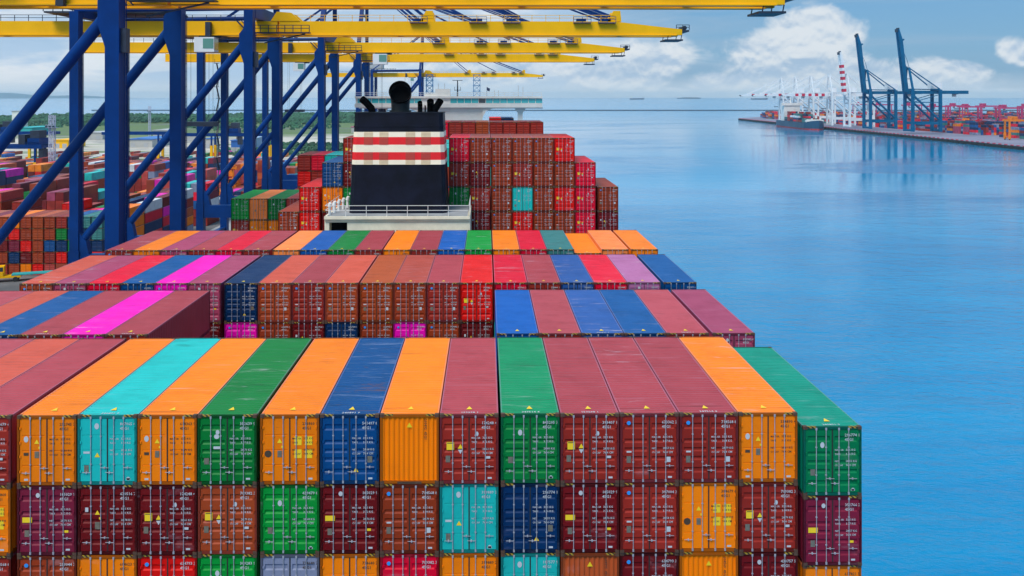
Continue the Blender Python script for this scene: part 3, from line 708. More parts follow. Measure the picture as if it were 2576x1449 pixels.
b = sb(); funnel_band(b, 41.05, 41.2, 0, 0.06); sub(b, 'cap_plate', ['funnel_black'], funnel)
b = sb(); b.path([(-9.85, 105.2, 41.1), (-9.85, 105.2, 42.1), (-9.83, 105.1, 42.8), (-9.8, 104.7, 43.3), (-9.78, 104.0, 43.55)], [1.05, 1.07, 1.14, 1.22, 1.3], 24, 0, 1)
b.tube((-9.85, 105.2, 41.1), (-9.85, 105.2, 41.35), 1.25, None, 24)
sbuild(b, 'exhaust_pipe', ['pipe_metal', 'soot_and_shade'])
for pts, r in (([(-13.0, 104.6, 41.1), (-13.1, 104.6, 41.6), (-13.7, 104.4, 42.3), (-14.15, 104.1, 42.7)], 0.42), ([(-7.55, 104.6, 41.1), (-7.55, 104.6, 42.0), (-7.55, 104.3, 42.3)], 0.27),
               ([(-6.95, 104.4, 41.1), (-6.95, 104.4, 41.95)], 0.09), ([(-6.35, 104.6, 41.1), (-6.35, 104.6, 42.1), (-6.35, 104.2, 42.45)], 0.4), ([(-5.95, 104.6, 41.1), (-5.85, 104.6, 41.5), (-5.4, 104.4, 42.2), (-5.2, 104.2, 42.5)], 0.4)):
    b = sb(); b.path(pts, r, 14, 0, 1); sbuild(b, 'exhaust_pipe', ['soot_and_shade', 'soot_and_shade'])
for x in (-12.2, -11.8): b = sb(); b.tube((x, 105.5, 41.1), (x, 105.5, 41.55), 0.28, 0.2, 10); sbuild(b, 'vent_cowl', 'funnel_black')
# platform round the funnel
b = sb(); PX0, PX1, PY0, PY1, PZ = -17.45, -1.75, 98.6, 110.0, 30.05
b.box(PX0, PX1, PY0, PY1, PZ - 0.32, PZ); plat = sbuild(b, 'platform', 'ship_cream')
b = sb(); b.box(PX0 + 0.25, PX1 - 0.25, PY0 + 0.25, PY1 - 0.2, PZ, PZ + 0.02); sub(b, 'walkway', 'deck_grey', plat)
for a, c in (((PX0 + 0.1, PY0 + 0.1), (PX1 - 0.1, PY0 + 0.1)), ((PX0 + 0.1, PY0 + 0.1), (PX0 + 0.1, PY1)), ((PX1 - 0.1, PY0 + 0.1), (PX1 - 0.1, PY1)), ((PX0 + 0.1, PY1 - 0.1), (-15.4, PY1 - 0.1)), ((-4.4, PY1 - 0.1), (PX1 - 0.1, PY1 - 0.1))):
    b = sb(); b.railing((*a, PZ), (*c, PZ), 1.15, 1.95, 0.028); sub(b, 'railing', 'ship_white', plat)
for i in range(5):
    b = sb(); x = -17.1 + 0.25 * i; y = 100 + 1.6 * i
    b.tube((x, y, PZ), (x, y, PZ + 0.9 + 0.15 * (i % 3)), 0.16, 0.16, 8); b.tube((x, y, PZ + 0.9), (x + 0.1, y - 0.1, PZ + 1.3), 0.24, 0.16, 8); sub(b, 'vent_pipe', 'ship_white', plat)
b = sb()
b.box(PX0 + 0.0, -16.95, 98.9, 109, 13, PZ - 0.32); b.box(-16.95, -15.0, 99.4, 109, 13, 27.3); b.box(-16.95, -15.0, 98.9, 109, 29.35, PZ - 0.32); b.box(-15.0, PX1, 98.9, 109, 13, PZ - 0.32)
b.box(PX0 + 0.05, PX1 - 0.05, 98.75, 98.9, 29.5, 29.6)
for x in (-12, -8.9, -5.8): b.box(x - 0.02, x + 0.02, 98.87, 98.9, 13, 28.7)
house = sbuild(b, 'engine_casing', 'ship_cream')
b = sb(); b.box(-16.95, -15.0, 100.4, 100.44, 27.3, 29.35); sub(b, 'opening_dark', 'soot_and_shade', house)  # black sheet standing in for the shade inside the opening
# bridge
BY = 250.0
b = sb()
b.box(-18.2, -1.0, BY + 1, BY + 14, 13, 40.1)                                   # house
b.box(-35.9, 15.4, BY, BY + 5.5, 39.9, 41.0); b.box(-35.9, 15.4, BY - 0.1, BY + 5.6, 42.45, 43.0); b.box(-18.2, -1.0, BY + 5.5, BY + 12, 40.1, 43.0)
b.box(-35.7, 15.2, BY + 0.4, BY + 5.0, 41.0, 42.45)
for s in (-1, 1): b.prism_y([(SX + s * 8.6, 39.9), (SX + s * 8.6, 37.0), (SX + s * 9.5, 38.9), (SX + s * 11.5, 39.6), (SX + s * 25.2, 39.6), (SX + s * 25.2, 39.9)][::s], BY + 0.5, BY + 5)
br = sbuild(b, 'bridge_house', 'ship_white')
for x in (9.4, -28.6):
    b = sb(); b.box(x - 0.65, x + 0.65, BY + 1.5, BY + 3.5, 13, 39.7); b.prism_y([(x - 1.5, 39.6), (x - 0.6, 38.3), (x + 0.6, 38.3), (x + 1.5, 39.6)], BY + 1.4, BY + 3.6); sub(b, 'wing_support', 'ship_white', br)
b = sb(); b.box(-14.0, -9.9, BY + 1.5, BY + 6, 43.0, 45.0); b.box(-17.0, -14.0, BY + 2, BY + 6, 43.0, 43.8); b.box(-11.0, -10.7, BY + 1.44, BY + 1.5, 43.9, 44.6); sub(b, 'mast_house', 'ship_white', br)
xs = [-35.2 + 1.95 * i for i in range(26)]
for i, x in enumerate(xs):
    if -17.8 < x + 0.9 < -9.9: continue
    b = sb(); b.box(x + 0.08, x + 1.82, BY + 0.3, BY + 0.4, 41.15, 42.35); sub(b, 'window', 'dark_glass' if (i % 5 == 2 and -12 < x < 0) else 'bridge_glass', br)
b = sb(); b.railing((-35.7, BY + 0.2, 43), (15.2, BY + 0.2, 43), 1.0, 2.5, 0.05); sub(b, 'railing', 'ship_white', br)
def lattice(b, x, y, z0, z1, w, n, r=0.06, mi=0):
    c = [(x - w / 2, y - w / 2), (x + w / 2, y - w / 2), (x + w / 2, y + w / 2), (x - w / 2, y + w / 2)]
    for p in c: b.beam((*p, z0), (*p, z1), r * 1.6, None, mi)
    for i in range(n):
        a = z0 + (z1 - z0) * i / n; e = z0 + (z1 - z0) * (i + 1) / n
        for k in range(4):
            p = c[k]; q = c[(k + 1) % 4]
            b.beam((*p, a), (*q, e), r, None, mi); b.beam((*q, a), (*p, e), r, None, mi); b.beam((*p, e), (*q, e), r, None, mi)
for x in (-15.7, -2.6):
    b = sb(); lattice(b, x, BY + 4, 43, 49.0, 1.8, 4, 0.09)
    for z in (44.3, 45.8, 47.3, 48.9): b.box(x - 1.2, x + 1.2, BY + 2.9, BY + 3.1, z, z + 0.08)
    sub(b, 'signal_mast', 'pale_blue_steel', br)
b = sb(); b.tube((-7.9, BY + 3, 43), (-7.9, BY + 3, 47.3), 0.22, 0.14, 8); b.box(-9.3, -6.5, BY + 2.8, BY + 3.2, 47.3, 47.45); b.box(-8.8, -7.0, BY + 2.8, BY + 3.2, 44.6, 44.75); b.beam((-8.7, BY + 3, 44.7), (-8.7, BY + 3, 45.6), 0.1); b.beam((-7.1, BY + 3, 44.7), (-7.1, BY + 3, 45.6), 0.1)
sub(b, 'radar_mast', 'dark_steel', br)
for x, h in ((-30.3, 1.9), (-13.2, 3.0), (-11.5, 3.0), (8.9, 3.0), (10.2, 2.6), (2.3, 1.6), (3.4, 1.6)):
    b = sb(); zz = 45 if -14 < x < -10 else 43; b.tube((x, BY + 3, zz), (x, BY + 3, zz + h * (0.5 if zz == 45 else 1)), 0.07, None, 6); sub(b, 'antenna', 'rail_grey', br)
b = sb(); b.tube((1.2 - 1, BY + 3, 43), (1.2 - 1, BY + 3, 45.6), 0.05, None, 6); b.add([(0.25, BY + 3, 45.5), (1.1, BY + 3.2, 45.1), (0.95, BY + 3, 44.3), (0.2, BY + 3, 44.6)], [(0, 1, 2, 3)]); sub(b, 'flag', 'hull_blue', br)

# ------------------------------------------------------------------ ship-to-shore gantry cranes
def make_crane(name, label, group, st, bm, up=0.0, stripes=None, hb=50.5, gaug=29.2, lean=0.0, blen=74.9, back=63.0, cab_x=-10.0, sep=10.0, thin=1.0, fine=True, trolley=True):
    """local frame: waterside rail at x = 0, boom towards +x, quay at z = 0"""
    t = thing(name, label, 'gantry crane', (0, 0, 0), 0, group)
    lw = 1.5 * thin; ld = 1.85 * thin; P0, P1 = 10.0, 13.0; GH = 2.4 if fine else 3.4
    legs = []
    for x in (0.0, -gaug):
        for y in (-sep, sep):
            b = MB(); b.box(x - lw / 2, x + lw / 2, y - ld / 2, y + ld / 2, 2.6, hb + GH + (2.2 if x == 0 else 1.0))
            b.box(x - lw / 2 - 0.12, x + lw / 2 + 0.12, y - ld / 2 - 0.1, y + ld / 2 + 0.1, 2.6, P1 + 0.6)
            if x == 0: b.prism_y([(x - lw / 2, hb - 5.5), (x - lw / 2, hb + 0.6), (x - lw / 2 - 0.8, hb - 0.4), (x - lw / 2 - 0.8, hb - 3.0)], y - ld / 2 + 0.06, y + ld / 2 - 0.06)
            lg = b.build('leg', st, t)
            if fine:
                if x == 0 and y < 0: b = MB(); b.box(x + lw / 2, x + lw / 2 + 0.6, y - 0.5, y + 0.6, hb - 6, hb - 3.4); b.build('switch_box', 'dark_steel', lg)
                b = MB()
                for zz in range(0, 34): b.box(x + lw / 2 + 0.15, x + lw / 2 + 0.2, y + 0.2, y + 0.75, P1 + 1 + zz, P1 + 1.06 + zz)
                for yy in (y + 0.2, y + 0.72): b.box(x + lw / 2 + 0.12, x + lw / 2 + 0.2, yy, yy + 0.06, P1, hb)
                b.build('ladder', 'navy_steel', lg)
                b = MB()
                for q in (-1.5, 1.5): b.tube((x - 0.6, y + q, 0.5), (x + 0.6, y + q, 0.5), 0.5, None, 12)
                b.box(x - 0.5, x + 0.5, y - 2.8, y + 2.8, 0.7, 2.0); b.build('bogie', 'rubber', lg)
    for y in (-sep, sep):
        b = MB(); b.box(-gaug + lw / 2, -lw / 2, y - 0.75, y + 0.75, P0, P1); b.build('portal_beam', st, t)
        b = MB(); b.tube((-0.5, y, hb - 1.5), (-gaug + 0.6, y, P1 + 1.6), 0.66 * thin, None, 14)
        b.prism_y([(-gaug + lw / 2, P1 + 3.6), (-gaug + lw / 2, P1 - 0.2), (-gaug + lw / 2 + 1.7, P1 - 0.2), (-gaug + lw / 2 + 1.2, P1 + 2.2)], y - 0.7, y + 0.7)
        b.build('diagonal_brace', st, t)
        b = MB(); b.tube((0, y, hb + GH + 1.6), (-gaug, y, hb + GH + 1.2), 0.42, None, 10); b.build('upper_tie', st, t)
    for x in (0.0, -gaug):
        b = MB(); b.box(x - 0.6, x + 0.6, -sep + ld / 2, sep - ld / 2, 2.8, 5.0); b.build('sill_beam', st, t)
        b = MB(); b.box(x - 0.8, x + 0.8, -sep + ld / 2, sep - ld / 2, hb + GH + 0.05, hb + GH + 2.1); b.build('cross_beam', st, t)
    gy = 1.9 if fine else 2.8; bw = 0.6 if fine else 0.95
    b = MB()
    for y in (-gy, gy): b.box(-back, 3.0, y - 0.6, y + 0.6, hb, hb + GH); b.box(-back, 3.0, y - 0.85, y + 0.85, hb - 0.12, hb + 0.05)
    for x in (-back, -back * 0.75, -back * 0.2): b.box(x, x + 0.8, -gy + 0.6, gy - 0.6, hb + 0.4, hb + GH - 0.4)
    g = b.build('girder', bm, t)
    # boom, hinged at x = 3, raised by UP degrees
    ca, sa = math.cos(R(up)), math.sin(R(up)); hx, hz = 3.4, hb + GH / 2
    def rot(mb): mb.v = [(hx + (x - hx) * ca - (z - hz) * sa, y, hz + (x - hx) * sa + (z - hz) * ca) for x, y, z in mb.v]; return mb
    tx = blen - 12
    def section(b, x0, x1, h0, h1, mi):
        for y in (-gy, gy):
            b.add([(x, yy, z) for x, tz in ((x0, h0), (x1, h1)) for yy in (y - bw, y + bw) for z in (hb, tz)],
                  [(0, 1, 3, 2), (4, 6, 7, 5), (0, 4, 5, 1), (2, 3, 7, 6), (1, 5, 7, 3), (0, 2, 6, 4)], mi)
    b = MB(); T = hb + GH
    if stripes:
        n = 11; cut = [hx + (tx - hx) * i / n for i in range(n + 1)]
        for i in range(n): section(b, cut[i], cut[i + 1], T, T, 1 if i % 2 else 0)
        section(b, tx, blen, T, hb + 1.6, 0)
    else:
        section(b, hx, tx, T, T, 0); section(b, tx, blen, T, hb + 1.0, 0)
        for y in (-gy, gy): b.box(hx, blen - 1, y - 0.85, y + 0.85, hb - 0.12, hb + 0.02)
    for k in range(8): x = hx + 1 + (blen - hx - 2) * k / 7; b.box(x - 0.35, x + 0.35, -gy + 0.6, gy - 0.6, hb + 0.3, hb + 1.0)
    boom = rot(b).build('boom', [bm] + ([stripes] if stripes else []), t)
    b = MB()
    for y in (-gy, gy): b.prism_y([(hx - 1.6, hb + GH + 0.02), (hx + 3.6, hb + GH + 0.02), (hx + 2.0, hb + GH + 1.5), (hx - 0.5, hb + GH + 1.7)], y - 0.7, y + 0.7)
    rot(b).build('hinge_block', bm, t)
    # a-frame
    ah = hb + GH + 24; ax = 1.0
    b = MB()
    for y in (-1, 1): b.beam((0, y * sep, hb + GH + 2), (ax, y * 2.6, ah), 1.1 * thin, 1.0 * thin)
    b.box(ax - 0.8, ax + 0.8, -3.4, 3.4, ah - 0.6, ah + 0.7); b.beam((0.4, -6.6, hb + GH + 12.5), (0.4, 6.6, hb + GH + 12.5), 0.6); b.build('apex_frame', st, t)
    for y in (-1, 1):
        b = MB(); b.beam((ax, y * 3, ah), (-gaug, y * sep * 0.9, hb + GH + 1.5), 0.6 * thin, 0.6 * thin); b.build('backstay', st, t)
        if not fine:
            b = MB(); b.beam((0, y * sep, hb - 9), (-gaug, y * sep, hb - 9), 0.8); b.beam((0, y * sep, hb - 9), (-gaug, y * sep, hb - 0.5), 0.7); b.build('side_brace', st, t)
        if up < 10:
            for (xa, w) in ((29, 0.42), (blen - 12.5, 0.42), (46, 0.3)):
                b = MB(); b.beam((ax, y * 3, ah), (xa, y * gy, hb + GH + 0.9), w); 
                if w > 0.4: b.beam((ax, y * 3, ah - 0.9), (xa - 1.2, y * gy, hb + GH + 0.4), w * 0.7)
                b.build('forestay', st, t)
        else:
            for fr in (0.38, 0.7):
                tipx = hx + (blen - hx) * fr * ca; tipz = hz + (blen - hx) * fr * sa
                b = MB(); b.beam((ax, y * 3, ah), (tipx * 0.5 + ax * 0.5 - 1.5, y * 3, (tipz + ah) / 2 - 2), 0.35); b.beam((tipx * 0.5 + ax * 0.5 - 1.5, y * 3, (tipz + ah) / 2 - 2), (tipx, y * gy, tipz), 0.35); b.build('forestay', st, t)
    # stay anchors and small platforms on the boom
    for xa in (29.5, 46.0, blen - 12, 58.5, 40.0):
        b = MB()
        if xa in (29.5, blen - 12):
            for y in (-gy, gy): b.prism_y([(xa - 1.3, T), (xa + 1.2, T), (xa + 1.0, T + 1.9), (xa - 0.2, T + 1.9)], y - 0.5, y + 0.5)
            rot(b).build('stay_anchor', bm, t); b = MB()
        b.box(xa - 3.0, xa + 0.1, -gy - 1.3, -gy - 0.6, T - 0.35, T - 0.22); b.box(xa - 2.4, xa - 0.7, -gy - 0.5, -gy + 0.5, T + 0.01, T + 0.5)
        if fine: b.railing((xa - 3.0, -gy - 1.25, T - 0.22), (xa + 0.1, -gy - 1.25, T - 0.22), 1.0, 1.5, 0.04)
        rot(b).build('platform', 'navy_steel' if st == 'navy_steel' else st, t)
    b = MB(); b.box(blen - 1.2, blen + 1.3, -gy - 0.5, gy + 0.5, hb + 0.6, hb + 0.9); b.box(blen - 3.0, blen + 0.2, -gy - 0.5, gy + 0.5, hb - 1.0, hb - 0.75)
    for q in (-2.6, -0.2):
        for y in (-gy - 0.4, gy + 0.4): b.beam((blen + q, y, hb - 0.9), (blen + q + 0.3, y, hb + 0.6), 0.12)
    b.railing((blen - 1, -gy - 0.5, hb + 0.9), (blen + 1.3, -gy - 0.5, hb + 0.9), 0.9, 1.1, 0.05); b.tube((blen + 0.6, -gy, hb + 1.3), (blen + 0.6, gy, hb + 1.3), 0.4, None, 10)
    rot(b).build('boom_tip', 'dark_steel', t)
    if fine:
        b = MB(); b.railing((hx + 3, -gy - 0.5, T), (tx, -gy - 0.5, T), 1.1, 2.4, 0.045); rot(b).build('railing', bm, t)
        b = MB(); b.railing((-back, -gy - 0.5, T), (-gaug - 2, -gy - 0.5, T), 1.1, 2.4, 0.045); b.railing((-gaug + 2, -gy - 0.5, T), (-2, -gy - 0.5, T), 1.1, 2.4, 0.045); b.build('railing', 'dark_steel', t)
        # hinge platform
        b = MB(); b.box(-1, 9.0, -gy - 2.6, -gy - 0.9, hb + 0.15, hb + 0.35); b.railing((-1, -gy - 2.5, hb + 0.35), (9, -gy - 2.5, hb + 0.35), 1.2, 1.3, 0.06)
        b.beam((0.8, -gy - 1.2, hb - 1.5), (8, -gy - 1.2, hb + 0.1), 0.2); b.build('hinge_platform', 'dark_steel', t)
        b = MB(); b.box(-9.5, -8.6, -gy - 1.6, -gy - 0.7, hb - 0.3, hb + 2.2); b.beam((-4, -gy - 1.2, hb + GH), (-1.5, -gy - 1.2, hb - 0.2), 0.25); b.beam((-3.2, -gy - 1.2, hb + GH), (-0.7, -gy - 1.2, hb - 0.2), 0.15); b.build('stair', 'dark_steel', t)
        # stair tower on the landside leg
        b = MB(); x = -gaug - 1.6
        for i in range(11):
            z = 14 + i * 3.1; y0, y1 = (sep - 1.6, sep + 0.6) if i % 2 else (sep + 0.6, sep - 1.6)
            b.beam((x, y0, z), (x, y1, z + 3.1), 0.35, 0.12); b.box(x - 0.6, x + 0.6, y1 - 0.5, y1 + 0.5, z + 3.0, z + 3.1)
            b.beam((x - 0.5, y1, z + 3.1), (x - 0.5, y1, z + 4.2), 0.08); b.beam((x + 0.5, y0, z), (x + 0.5, y0, z + 3.1), 0.08)
        b.build('stair_tower', 'dark_steel', t)
        b = MB(); b.box(-gaug - 0.9 - 7, -gaug + 14, -gy - 3, gy + 3, T + 1.25, T + 1.55); b.railing((-gaug - 8, -gy - 3, T + 1.5), (-gaug + 14, -gy - 3, T + 1.5), 1.2, 1.6, 0.06)
        b.build('machinery_deck', 'dark_steel', t)
    b = MB(); b.box(-gaug - 6 if fine else -gaug - 2, -gaug + 6, -gy - 1, gy + 1, T + 2.3, T + 6.2); b.box(-gaug - 6.4 if fine else -gaug - 2.4, -gaug + 6.4, -gy - 1.4, gy + 1.4, T + 6.2, T + 6.5)
    if not fine: b.box(-gaug - 4, -gaug + 7, -gy - 2, gy + 2, T + 2.3, T + 8.2)
    b.build('machinery_house', 'far_white_steel' if not fine else 'rail_grey', t)
    if trolley:
        b = MB(); b.box(cab_x - 3, cab_x + 4.5, -gy + 0.3, gy - 0.3, hb + 0.2, hb + 0.9); b.box(cab_x + 0.5, cab_x + 4.4, -gy - 0.2, gy + 0.2, hb - 0.5, hb - 0.15)
        for q in (-2.6, 3.9):
            for y in (-gy + 0.5, gy - 0.5): b.beam((cab_x + q, y, hb + 0.5), (cab_x + q, y, hb + 1.6), 0.3)
        b.build('trolley', 'dark_steel', t)
        b = MB(); b.box(cab_x + 0.2, cab_x + 3.7, -gy - 2.0, -gy + 0.6, hb - 3.1, hb - 0.5); cb = b.build('cabin', 'far_white_steel', t)
        b = MB(); b.box(cab_x + 1.75, cab_x + 3.6, -gy - 2.04, -gy - 2.0, hb - 2.5, hb - 0.75); b.box(cab_x + 3.7, cab_x + 3.74, -gy - 1.9, -gy + 0.5, hb - 2.7, hb - 0.75); b.build('window', 'cab_glass', cb)
        b = MB()
        for xx in (cab_x - 2, cab_x + 2):
            for y in (-1.2, 1.2): b.tube((xx, y, hb - 15.5), (xx, y, hb + 0.3), 0.03, None, 4)
        b.box(cab_x - 3, cab_x + 3, -1.3, 1.3, hb - 16.3, hb - 15.5); b.build('spreader', 'dark_steel', t)
    return t
cranes = [
    (109.0, 0.0, 'navy gantry crane with twin yellow booms crossing the very top edge', -46, 0.0),
    (165.0, 0.0, 'navy gantry crane with yellow boom, second along the quay', -11.5, 0.2),
    (232.5, 0.0, 'navy gantry crane with yellow boom, third along the quay', 11.5, 0.4),
    (297.0, 0.0, 'navy gantry crane with yellow boom, fourth along the quay', -22, 0.5),
    (564.0, 0.0, 'small distant navy crane whose yellow boom passes over the funnel', -8, 1.2)]
for i, (y, _, lab, cx, dz) in enumerate(cranes):
    t = make_crane('gantry_crane', lab, 'gantry cranes along the near quay', 'navy_steel', 'crane_yellow', cab_x=cx, trolley=(i != 0))
    t.location = (-40, y, QZ + dz)
# far terminal on the other side of the water
far = [(958 + 9, 449, 'blue', 83.5, 'far blue crane with tall raised boom, standing nearer along the opposite pier'), (1045 + 9, 441, 'blue', 83.5, 'far blue crane with raised boom, beside the taller blue one'),
       (1118, 443, 'white', 84.5, 'white crane with its red and white boom raised'), (1175, 443, 'white', 0, 'white crane with red banded lowered boom, beside the raised one'),
       (1245, 444, 'white', 0, 'white crane with lowered red and white boom over the moored ship bow'), (1310, 445, 'white', 0, 'white crane with lowered red and white boom over the moored ship bridge'),
       (1380, 447, 'white', 0, 'white crane with lowered boom at the pier end beyond the moored ship')]
for (y, x, kind, up, lab) in far:
    if kind == 'blue': t = make_crane('gantry_crane', lab, 'cranes on the opposite pier', 'far_blue_steel', 'far_blue_steel', up=up, hb=42.5, blen=71, back=62, sep=9, fine=False, cab_x=-52, thin=1.7)
    else: t = make_crane('gantry_crane', lab, 'cranes on the opposite pier', 'far_white_steel', 'far_white_steel', up=up, stripes='far_red_steel', hb=40, blen=62 if not up else 56, back=46, sep=9, fine=False, thin=1.2, cab_x=8 if not up else -20)
    t.location = (x, y, 3.0); t.rotation_euler = (0, 0, math.pi)
FP = [(418, 380), (428, 727), (436, 960), (445, 1300), (455, 1643), (462, 1660), (540, 1790), (1400, 1800), (1400, 380)]
sheet('opposite_pier', FP, 2.9, 'apron_grey', 6)
b = MB()
for i in range(4):
    (x0, y0), (x1, y1) = FP[i], FP[i + 1]; n = int((y1 - y0) / 9)
    for k in range(n):
        f = (k + 0.5) / n; x = x0 + (x1 - x0) * f; y = y0 + (y1 - y0) * f
        b.box(x - 1.0, x - 0.02, y - 3.9, y + 3.9, 0.2, 2.5, 0); b.box(x - 0.4, x + 0.5, y - 1.6, y + 1.8, 2.9, 3.5, 1)
tag(b.build('pier_fender', ['rubber', 'far_red_steel']), 'row of black fenders and red bollards along the opposite pier edge', 'fenders', kind='stuff')
sheet('breakwater', [(-1180, 2745), (2600, 2690), (2600, 2699), (-1180, 2754)], 2.6, 'rock_grey', 4)

def ship_hull(b, L, Wd, zt, mi=0, boot=None, bow=1.0):
    """bow towards -y"""
    hs = [(-L / 2, 0.5, zt * 1.35), (-L / 2 + L * 0.05, Wd * 0.28, zt * 1.25), (-L / 2 + L * 0.13, Wd * 0.47, zt * 1.05), (-L / 2 + L * 0.2, Wd / 2, zt), (L / 2 - L * 0.08, Wd / 2, zt), (L / 2, Wd * 0.4, zt)]
    for (z0f, z1f, m) in (((-1, 1.6, boot), (1.6, None, mi)) if boot is not None else ((-1, None, mi),)):
        vs = []
        for (y, w, z) in hs: z1 = z if z1f is None else z1f; vs += [(-w * (1 if z1f is None else 0.97), y, z0f), (w * (1 if z1f is None else 0.97), y, z0f), (-w, y, z1), (w, y, z1)]
        fs = []
        for i in range(len(hs) - 1):
            o = 4 * i; fs += [(o, o + 2, o + 6, o + 4), (o + 1, o + 5, o + 7, o + 3), (o + 2, o + 3, o + 7, o + 6)]
        fs += [(0, 1, 3, 2), (20, 22, 23, 21)]; b.add(vs, fs, m)
fd = thing('feeder_ship', 'dark blue feeder ship with white bridge moored at the opposite pier', 'cargo ship', (424.5, 1232, 0), R(-2.4))
b = MB(); ship_hull(b, 158, 27, 9.0, 0, 1); b.build('hull', ['hull_green', 'boot_red'], fd)
b = MB(); b.box(-11, 11, 38, 54, 9, 33); b.box(-14, 14, 37, 43, 30, 33.5); b.box(-3.5, 3.5, 56, 62, 9, 32); b.tube((0, 45, 33), (0, 45, 41), 0.7, 0.3, 6); b.build('bridge_house', 'ship_white', fd)
b = MB(); b.box(-11, 11, -79 + 16, -79 + 21, 9, 12.6); b.prism([(-9, -58), (9, -58), (5, -70), (-5, -70)], 10.5, 13.0); b.build('forecastle', 'ship_white', fd)

def distant_ship(u, Y, L, lab, house='ship_white', rz=90):
    x = (u - 1223) / 2300 * Y; t = thing('distant_ship', lab, 'ship', (x, Y, 0), R(rz), 'ships anchored near the horizon')
    b = MB(); ship_hull(b, L, 34, 16); b.build('hull', 'hull_blue', t)
    b = MB(); b.box(-13, 13, L * 0.33, L * 0.43, 16, 40); b.build('bridge_house', house, t)
    if L > 260:
        b = MB(); b.box(-14, 14, -L * 0.36, L * 0.3, 16, 30); b.build('deck_cargo', 'wall_pale', t)
distant_ship(1603, 11800, 185, 'small dark ship on the horizon beyond the front of the boom tips')
distant_ship(1734, 15500, 400, 'long pale-topped ship lying on the horizon below the cumulus cloud')
distant_ship(1912, 11500, 210, 'dark low ship near the horizon beside the lowered red banded booms')
distant_ship(1980, 9300, 110, 'faint ship behind the moored feeder ship bridge')

# ------------------------------------------------------------------ yard cranes
def yard_crane(label, st, x0, x1, y, cx0, cx1, zt=20.5, group=None, foot='crane_yellow', dy=7.5, house=None, gz=QZ, fine=True, w=0.9):
    xm = (x0 + x1) / 2; t = thing('yard_crane', label, 'yard crane', (xm, y, gz), 0, group)
    b = MB()
    for s in (-1, 1): b.box(cx0 - xm, cx1 - xm, s * dy / 2 - 0.5, s * dy / 2 + 0.5, zt - 1.0, zt + 0.7)
    for q in (cx0 - xm, cx1 - xm - 0.6): b.box(q, q + 0.6, -dy / 2 + 0.5, dy / 2 - 0.5, zt - 0.8, zt + 0.4)
    b.build('girder', st, t)
    for x in (x0 - xm, x1 - xm):
        for s in (-1, 1):
            b = MB(); b.box(x - w / 2, x + w / 2, s * dy / 2 - 0.45, s * dy / 2 + 0.45, 1.4, zt - 1.0, 0)
            lg = b.build('leg', st, t)
            b = MB(); b.box(x - w / 2 - 0.25, x + w / 2 + 0.25, s * dy / 2 - 0.7, s * dy / 2 + 0.7, 0.9, 10.5 if foot == 'crane_yellow' else 6.3); b.build('foot', foot, lg)
            b = MB(); b.tube((x - 0.4, s * dy / 2, 0.55), (x + 0.4, s * dy / 2, 0.55), 0.55, None, 10); b.build('wheel', 'rubber', lg)
        b = MB(); b.box(x - 0.35, x + 0.35, -dy / 2 + 0.5, dy / 2 - 0.5, 2.4, 3.2); b.build('sill_beam', st, t)
    tx = (house if house is not None else x0 + 5) - xm
    b = MB(); b.box(tx - 2.6, tx + 2.6, -dy / 2 + 0.2, dy / 2 - 0.2, zt + 0.75, zt + 3.6); b.box(tx - 3.4, tx + 3.4, -dy / 2, dy / 2, zt + 0.7, zt + 0.85); b.railing((tx - 3.4, -dy / 2, zt + 0.8), (tx + 3.4, -dy / 2, zt + 0.8), 1.1, 1.5, 0.06); b.build('trolley', st, t)
    if house is not None:
        b = MB(); b.box(tx - 6.5, tx - 3.6, -dy / 2, dy / 2, zt + 0.9, zt + 5.2); b.box(tx - 1.8, tx + 2.2, -dy / 2 + 1, dy / 2 - 1, zt + 3.7, zt + 7.0); b.box(tx + 2.4, tx + 4.5, -dy / 2, 0, zt - 6, zt - 1.1); b.build('machinery_house', 'dark_steel', t)
    b = MB(); b.box(tx + 1, tx + 2.6, -1, 1, zt - 3.2, zt - 1.1); b.build('cabin', 'wall_pale', t)
    return t
yard_crane('navy yard crane with yellow feet and machinery house beside the lattice mast', 'navy_steel', -226, -200, 412, -243, -197, 17.5, 'navy yard cranes', house=-201, dy=9)
yard_crane('navy yard crane with yellow feet behind the lattice mast', 'navy_steel', -304, -277, 561, -310, -262, 17.5, 'navy yard cranes', house=-292)
yard_crane('navy yard crane with yellow feet between the first two tall crane legs', 'navy_steel', -226, -198, 558, -232, -193, 17.5, 'navy yard cranes')
yard_crane('long navy yard crane spanning between the third crane legs', 'navy_steel', -163, -129, 548, -181, -134 + 8, 17.0, 'navy yard cranes', house=-150)
pk = 'pink yard cranes on the opposite terminal'
for i, (u, Y, n) in enumerate(((2365, 1180, 'beside the blue crane landside legs'), (2415, 1250, 'second inland of the blue cranes'), (2448, 1130, 'third inland of the blue cranes'), (2492, 1210, 'beyond the teal container block'), (2545, 1020, 'tall one over the pier container stacks'),
                               (2225, 1420, 'seen between the legs of the smaller blue crane'), (2170, 1500, 'seen behind the raised white crane'), (2300, 1350, 'seen between the two blue cranes'), (2600, 1150, 'at the inland end of the row'))):
    x = (u - 1223) / 2300 * Y
    yard_crane('pink rubber-tyred yard crane ' + n, 'pink_steel', x - 12, x + 12, Y, x - 15, x + 15, 27, pk, foot='pink_steel', gz=2.9, w=1.1)
x = (2560 - 1223) / 2300 * 830
yard_crane('orange yard crane at the pier edge of the opposite terminal', 'orange_machine', x - 4, x + 20, 835, x - 6, x + 24, 18, pk.replace('pink', 'orange'), foot='orange_machine', gz=2.9, w=1.5)

